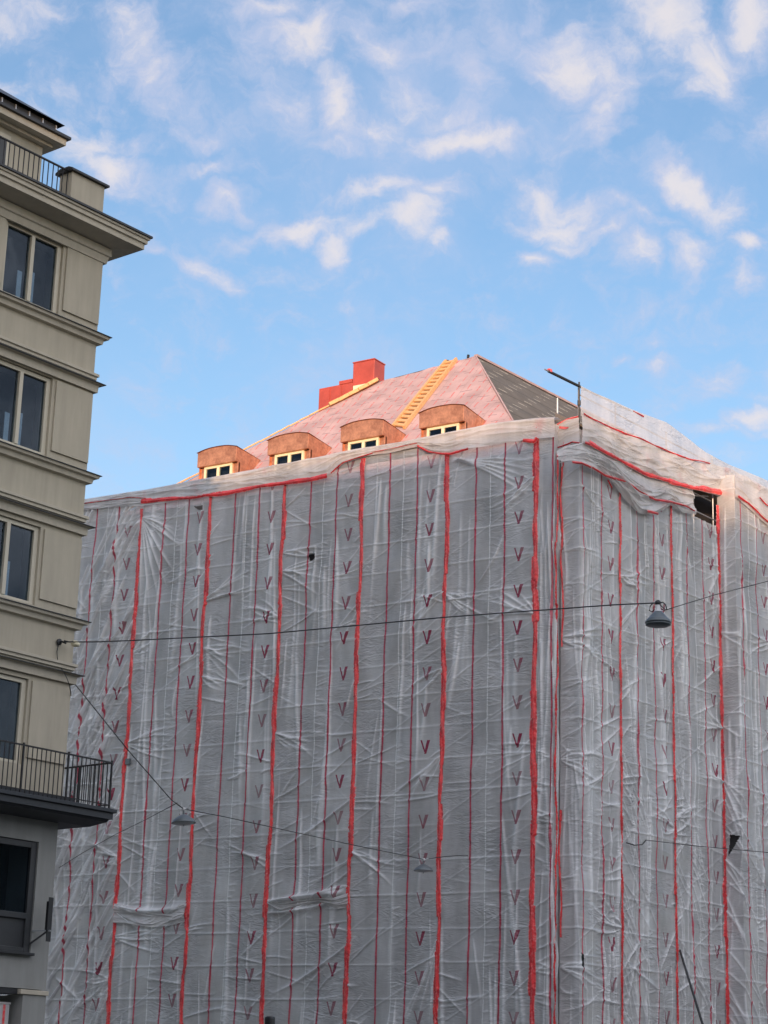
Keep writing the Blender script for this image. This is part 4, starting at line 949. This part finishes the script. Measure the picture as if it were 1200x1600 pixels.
for i in range(14):
    x -= .125; bb.bar((x, yr, 7.43), (x, yr, rail_top), .035 if i == 7 else .016)
bb.build('balusters', M['rail'], bal)
# ground storeys
lw = MB(); dz0, dz1 = 4.34, 6.62; dy1 = lyz(55, 1400, -.05)[0]; dy0 = dy1 - 1.6
X1 = -.06
lw.box(-.5, X1, dy1, -.0, 3.62, 7.078); lw.box(-.5, X1, -LEN, dy0, 3.62, 7.078); lw.box(-.5, X1, dy0, dy1, dz1, 7.078); lw.box(-.5, X1, dy0, dy1, 3.62, dz0)
lw.box(-DEPTH, -.5, -.4, 0, 3.62, 7.078); lw.box(-DEPTH, -.002, -LEN, -.002, 7.082, 7.30)
lw.build('lower_wall', M['render_low'], LB)
dw = empty('window'); dw.parent = LB; dw['label'] = 'dark framed tall window under the balcony'
fr = MB(); fr.box(-.2, -.1, dy1 - .16, dy1 - .002, dz0 + .01, dz1 - .01); fr.box(-.2, -.1, dy0, dy0 + .1, dz0 + .01, dz1 - .01); fr.box(-.2, -.1, dy0 + .1, dy1 - .16, dz1 - .14, dz1 - .01); fr.box(-.2, -.1, dy0 + .1, dy1 - .16, dz0 + .01, dz0 + .1); fr.box(-.21, -.09, dy0 + .1, dy1 - .16, 5.02, 5.14)
fr.build('frame', M['darkframe'], dw, bevel=.008)
MB().box(-.16, -.155, dy0 + .1, dy1 - .16, 5.14, dz1 - .14).build('pane', M['glass'], dw); MB().box(-.17, -.15, dy0 + .1, dy1 - .16, dz0 + .1, 5.02).build('panel', M['darkframe'], dw)
MB().box(-1.1, -1.08, dy0 - .5, dy1 + .3, dz0, dz1).build('room_wall', M['room'], dw)
MB().box(X1 + .003, X1 + .12, dy0 - .05, dy1 + .02, dz0 - .06, dz0 - .003).build('sill', M['darkmetal'], dw, bevel=.01)
# plinth with opening
py1 = lyz(35, 1580, 0)[0]
bs_ = MB(); bs_.box(-.5, -.02, py1, -.01, 0, 3.50); bs_.box(-DEPTH, -.5, -.4, -.01, 0, 3.5); bs_.box(-DEPTH, -1.5, -LEN, -.4, 0, 3.5); bs_.box(-1.5, -.1, -LEN, -6, 0, 3.5)
bs_.build('plinth', M['render_low'], LB)
MB().box(-.45, .02, py1 - .1, .02, 3.505, 3.6).build('plinth_course', M['trim'], LB, bevel=.01)
MB().box(-1.5, -.08, -6, py1 - .1, 3.50, 3.615).build('soffit', M['darkmetal'], LB)
# wrapped hoarding panel in the opening
hp = empty('hoarding_panel', SL(-.25, lyz(14, 1590, -.25)[0] - 1.2), -YB); tag(hp, 'foil covered panel with a red stripe in the bottom left opening', 'hoarding')
hz = lyz(10, 1566, -.25)[1]
MB().box(-.06, 0, 0, 1.2, 0, hz - .04).build('panel', M['foil_plain'], hp, bevel=.02)
MB().box(.003, .008, 1.02, 1.08, 0, hz - .05).build('stripe', M['tape'], hp)
MB().box(-.07, .01, -.01, 1.21, hz - .038, hz).build('edge_trim', M['foil_plain'], hp)
# floodlight box sign seen edge on
sgy, sgz = lyz(73, 1440, .0); 
bp_ = onplane(78, 1445, db, db @ o0 + (-.10)); 
SG = empty('wall_floodlight', SL(0, -.45, lyz(62, 1455, 0)[1]), -YB); tag(SG, 'thin black box on a bracket on the wall below the balcony', 'wall light')
MB().box(.20, .27, .05, .17, -.02, .60).build('housing', M['blackbox'], SG, bevel=.01)
MB().box(.285, .30, .03, .15, -.22, .68).build('back_plate', M['blackbox'], SG)
MB().bar((-.06, -.05, .0), (.33, 0.1, .0), .03).build('bracket_arm', M['steel'], SG)
MB().bar((-.06, -.1, -.28), (.24, .08, -.02), .035).build('bracket_arm', M['darkmetal'], SG)

# ------------------------------------------------------------------ cables and hanging lamps
def catenary(a, b, sag, n=24):
    a, b = np.array(a, float), np.array(b, float); return [tuple(a + (b - a) * k / n - np.array([0, 0, sag * 4 * (k / n) * (1 - k / n)])) for k in range(n + 1)]
def cable(pts, r, label, group=None):
    o = np.array(pts[0]); ob = MB().tube([tuple(np.array(p) - o) for p in pts], r, 6).build('cable', M['cable'], None, True); ob.location = tuple(o); tag(ob, label, 'cable', group); return ob
def atdepth(x, y, d): return CAM + ray(x, y) * d
hook = onplane(92, 1003, nb, nb @ o0 + .03)
lamp1 = atdepth(1028, 942, 36.9)
rightA = atdepth(1420, 852, 43.0)
pts = []
way = [(92, 1003), (150, 1003), (200, 1001), (300, 996), (420, 990), (560, 977), (700, 964), (850, 953), (960, 945), (1024, 940)]
def param(way, P0, P1):
    """points on the vertical plane through P0 and P1 seen at these pixels"""
    d = (P1 - P0)[:2]; n = np.array([d[1], -d[0], 0]); n /= np.linalg.norm(n); return [onplane(x, y, n, n @ P0) for (x, y) in way]
pl1 = param(way, hook, lamp1); pl1 = [hook] + pl1[1:-1] + [lamp1]
cable(pl1, .013, 'long cable from the beige wall hook across to the large hanging lamp')
pl1b = [lamp1] + param([(1040, 953), (1115, 930), (1200, 908), (1320, 878)], lamp1, rightA) + [rightA]
cable(pl1b, .009, 'thin cable running on from the large lamp to the upper right')
hk = empty('wall_hook', hook, -YB); tag(hk, 'rusty wall hook with tensioner holding the long cable', 'hook')
MB().lathe([(.0, 0), (.07, 0), (.07, .03), (.02, .05)], (0, 0, 0), 16).build('rosette', M['darkmetal'], hk); hk.children[0].rotation_euler = (0, R(90), 0)
MB().tube([(.02, 0, 0), (.08, .02, 0), (.1, .12, -.02)], .02, 8).build('eye_bolt', M['darkmetal'], hk)
ca = onplane(118, 1006, nb, nb @ o0 + .35)
cm = empty('cable_insulator', ca, 0); tag(cm, 'pale insulator clamp hanging under the cable beside the wall hook', 'insulator')
MB().lathe([(.0, .06), (.05, .06), (.10, .0), (.085, -.05), (0, -.06)], (0, 0, 0), 14).build('bell', M['creamwin'], cm, True)
MB().tube([(0, 0, .05), (-.1, -.1, .03), (-.2, -.15, .06)], .015, 6).build('stem', M['cable'], cm)
lw_ = [onplane(x, y, nb, nb @ o0 + .04) for (x, y) in [(92, 1004), (89, 1018), (90, 1032), (96, 1044)]] + [onplane(104, 1058, nb, nb @ o0 + .26), onplane(109, 1072, nb, nb @ o0 + .2), onplane(111, 1087, nb, nb @ o0 + .06)]
cable(lw_, .011, 'loose wire drooping down the beige wall from the hook')
def lamp(P, scale, label, flat=False, tilt=0):
    e = empty('hanging_lamp', tuple(P)); e.scale = (scale,) * 3; e.rotation_euler = (0, tilt, YB); tag(e, label, 'street lamp', 'lamps hung on cables over the street')
    if not flat:
        MB().lathe([(.0, .05), (.03, .05), (.055, .02), (.055, -.02), (.03, -.05), (0, -.05)], (0, 0, 0), 16).build('cable_clamp', M['darkmetal'], e, True)
        for s in (-1, 1): MB().tube([(s * .04, 0, 0), (s * .10, 0, .0), (s * .15, 0, -.05), (s * .17, 0, -.13), (s * .12, 0, -.16), (s * .07, 0, -.12)], .011, 6).build('loop_wire', M['cable'], e)
        MB().lathe([(.04, -.04), (.045, -.13), (.07, -.15), (.08, -.18)], (0, 0, 0), 20).build('neck', M['insul'], e, True)
        MB().lathe([(.0, -.165), (.08, -.17), (.14, -.24), (.20, -.31), (.225, -.335), (.225, -.35), (.24, -.355), (.245, -.385), (.225, -.395), (.21, -.40)], (0, 0, 0), 40).build('shade', M['lampgrey'], e, True)
        MB().lathe([(.225, -.396), (.235, -.405), (.235, -.42), (.21, -.435), (.12, -.45), (0, -.455)], (0, 0, 0), 40).build('diffuser', M['lampgrey'], e, True)
    else:
        MB().lathe([(0, .04), (.04, .03), (.05, 0), (.03, -.04)], (0, 0, 0), 14).build('cable_clamp', M['insul'], e, True)
        MB().tube([(-.16, 0, .03), (-.08, 0, -.01), (.08, 0, -.01), (.15, 0, .03)], .018, 6).build('crossbar', M['insul'], e)
        MB().tube([(0, 0, -.03), (0, 0, -.16)], .02, 8).build('stem', M['lampgrey'], e)
        MB().lathe([(0, -.13), (.06, -.14), (.16, -.19), (.25, -.26), (.295, -.33), (.30, -.345), (.285, -.35), (.2, -.30), (0, -.25)], (0, 0, 0), 40).build('shade', M['lampgrey'], e, True)
        MB().lathe([(.27, -.345), (.2, -.375), (.08, -.385), (0, -.385)], (0, 0, 0), 32).build('bowl', M['opal'], e, True)
        MB().tube([(.0, 0, -.36), (0, 0, -.42)], .02, 8).build('finial', M['lampgrey'], e)
    return e
lamp(lamp1, 1.0, 'large bell-shaped grey lamp on the upper cable before the bay')
P1 = onplane(118, 1070, nb, nb @ o0 + .10); P2 = onplane(731, 1337, (0, 1, 0), YA - .1)
L2, L3 = param([(287, 1264), (662, 1343)], P1, P2)
cable([P1] + param([(200, 1172), (268, 1250)], P1, P2) + [L2], .012, 'cable slanting down from the beige wall to the shallow dome lamp')
cable([L2] + param([(350, 1276), (450, 1298), (560, 1322), (640, 1338)], P1, P2) + [L3], .011, 'cable between the shallow dome lamp and the lamp near the sheeting')
cable([L3] + param([(690, 1339), (712, 1337)], P1, P2) + [P2], .012, 'short cable from the right dome lamp into the sheeting')
lamp(L2, .95, 'shallow dome lamp hanging left, just right of the balcony', True, R(-4))
lamp(L3, .92, 'shallow dome lamp hung close to the sheeting near a thick red tape', True)
cable([L2 + np.array([-.2, 0, .15])] + [onplane(x, y, (0, 1, 0), YA - .25) for (x, y) in [(225, 1282), (180, 1304), (130, 1332), (92, 1356)]], .010, 'faint cable running from the left dome lamp down behind the beige building')
K = onplane(998, 1320, *pBp); K = K + nb * .12
cable([onplane(974, 1317, *pBp) + nb * .1, onplane(985, 1321, *pBp) + nb * .14, K, onplane(1004, 1313, *pBp) + nb * .12], .018, 'knotted cable end tied through the bay sheeting')
cable([onplane(1004, 1313, *pBp) + nb * .12, atdepth(1090, 1322, 56), atdepth(1200, 1332, 52), atdepth(1300, 1338, 50)], .010, 'thin cable leaving the bay sheeting to the right')
cable([onplane(1060, 1485, *pBp) + nb * .05, atdepth(1099, 1604, 54)], .035, 'black cable slanting down out of the bay sheeting at the bottom')
# dark post cap in front of the sheeting at the bottom edge
pc = atdepth(422, 1588, 46); PC = empty('signal_post', (pc[0], pc[1], 0)); tag(PC, 'rounded black top of a signal post at the bottom edge', 'post')
MB().box(-.10, .10, -.10, .10, pc[2] - .9, pc[2]).build('signal_head', M['blackbox'], PC, bevel=.05)
MB().tube([(0, 0, 0), (0, 0, pc[2] - .9)], .06, 12).build('pole', M['darkmetal'], PC)
# small grey box fixed to the thick tape
gb = onplane(200, 1190, (0, 1, 0), YA - .08); GB = MB().box(-.09, .09, -.04, .04, -.10, .10).build('junction_box', M['lampgrey'], None, bevel=.01); GB.location = tuple(gb); tag(GB, 'small grey box fixed beside the left-most thick tape', 'box')
# pale folded corner flaps low on the side street front
fl1, _, _, _ = ribbon('foil_flap', [(181, 1412), (205, 1416), (240, 1420), (270, 1417), (290, 1412)], [(179, 1442), (200, 1444), (240, 1449), (270, 1446), (290, 1440)], *pA, 'sagging pale foil flap between the two left thick tapes', M['foil_plain'], .05, 71, .05, cat='plastic flap', folds=swags(1, 22), nu=120, nv=40)
fl2, _, _, _ = ribbon('foil_flap', [(420, 1405), (460, 1408), (500, 1404), (525, 1402), (546, 1396)], [(420, 1412), (440, 1424), (470, 1416), (500, 1411), (530, 1421), (546, 1418)], *pA, 'torn pale foil overlap across the sheet with the square hole', M['foil_plain'], .05, 72, .05, cat='plastic flap', folds=swags(1, 22), nu=130, nv=30)
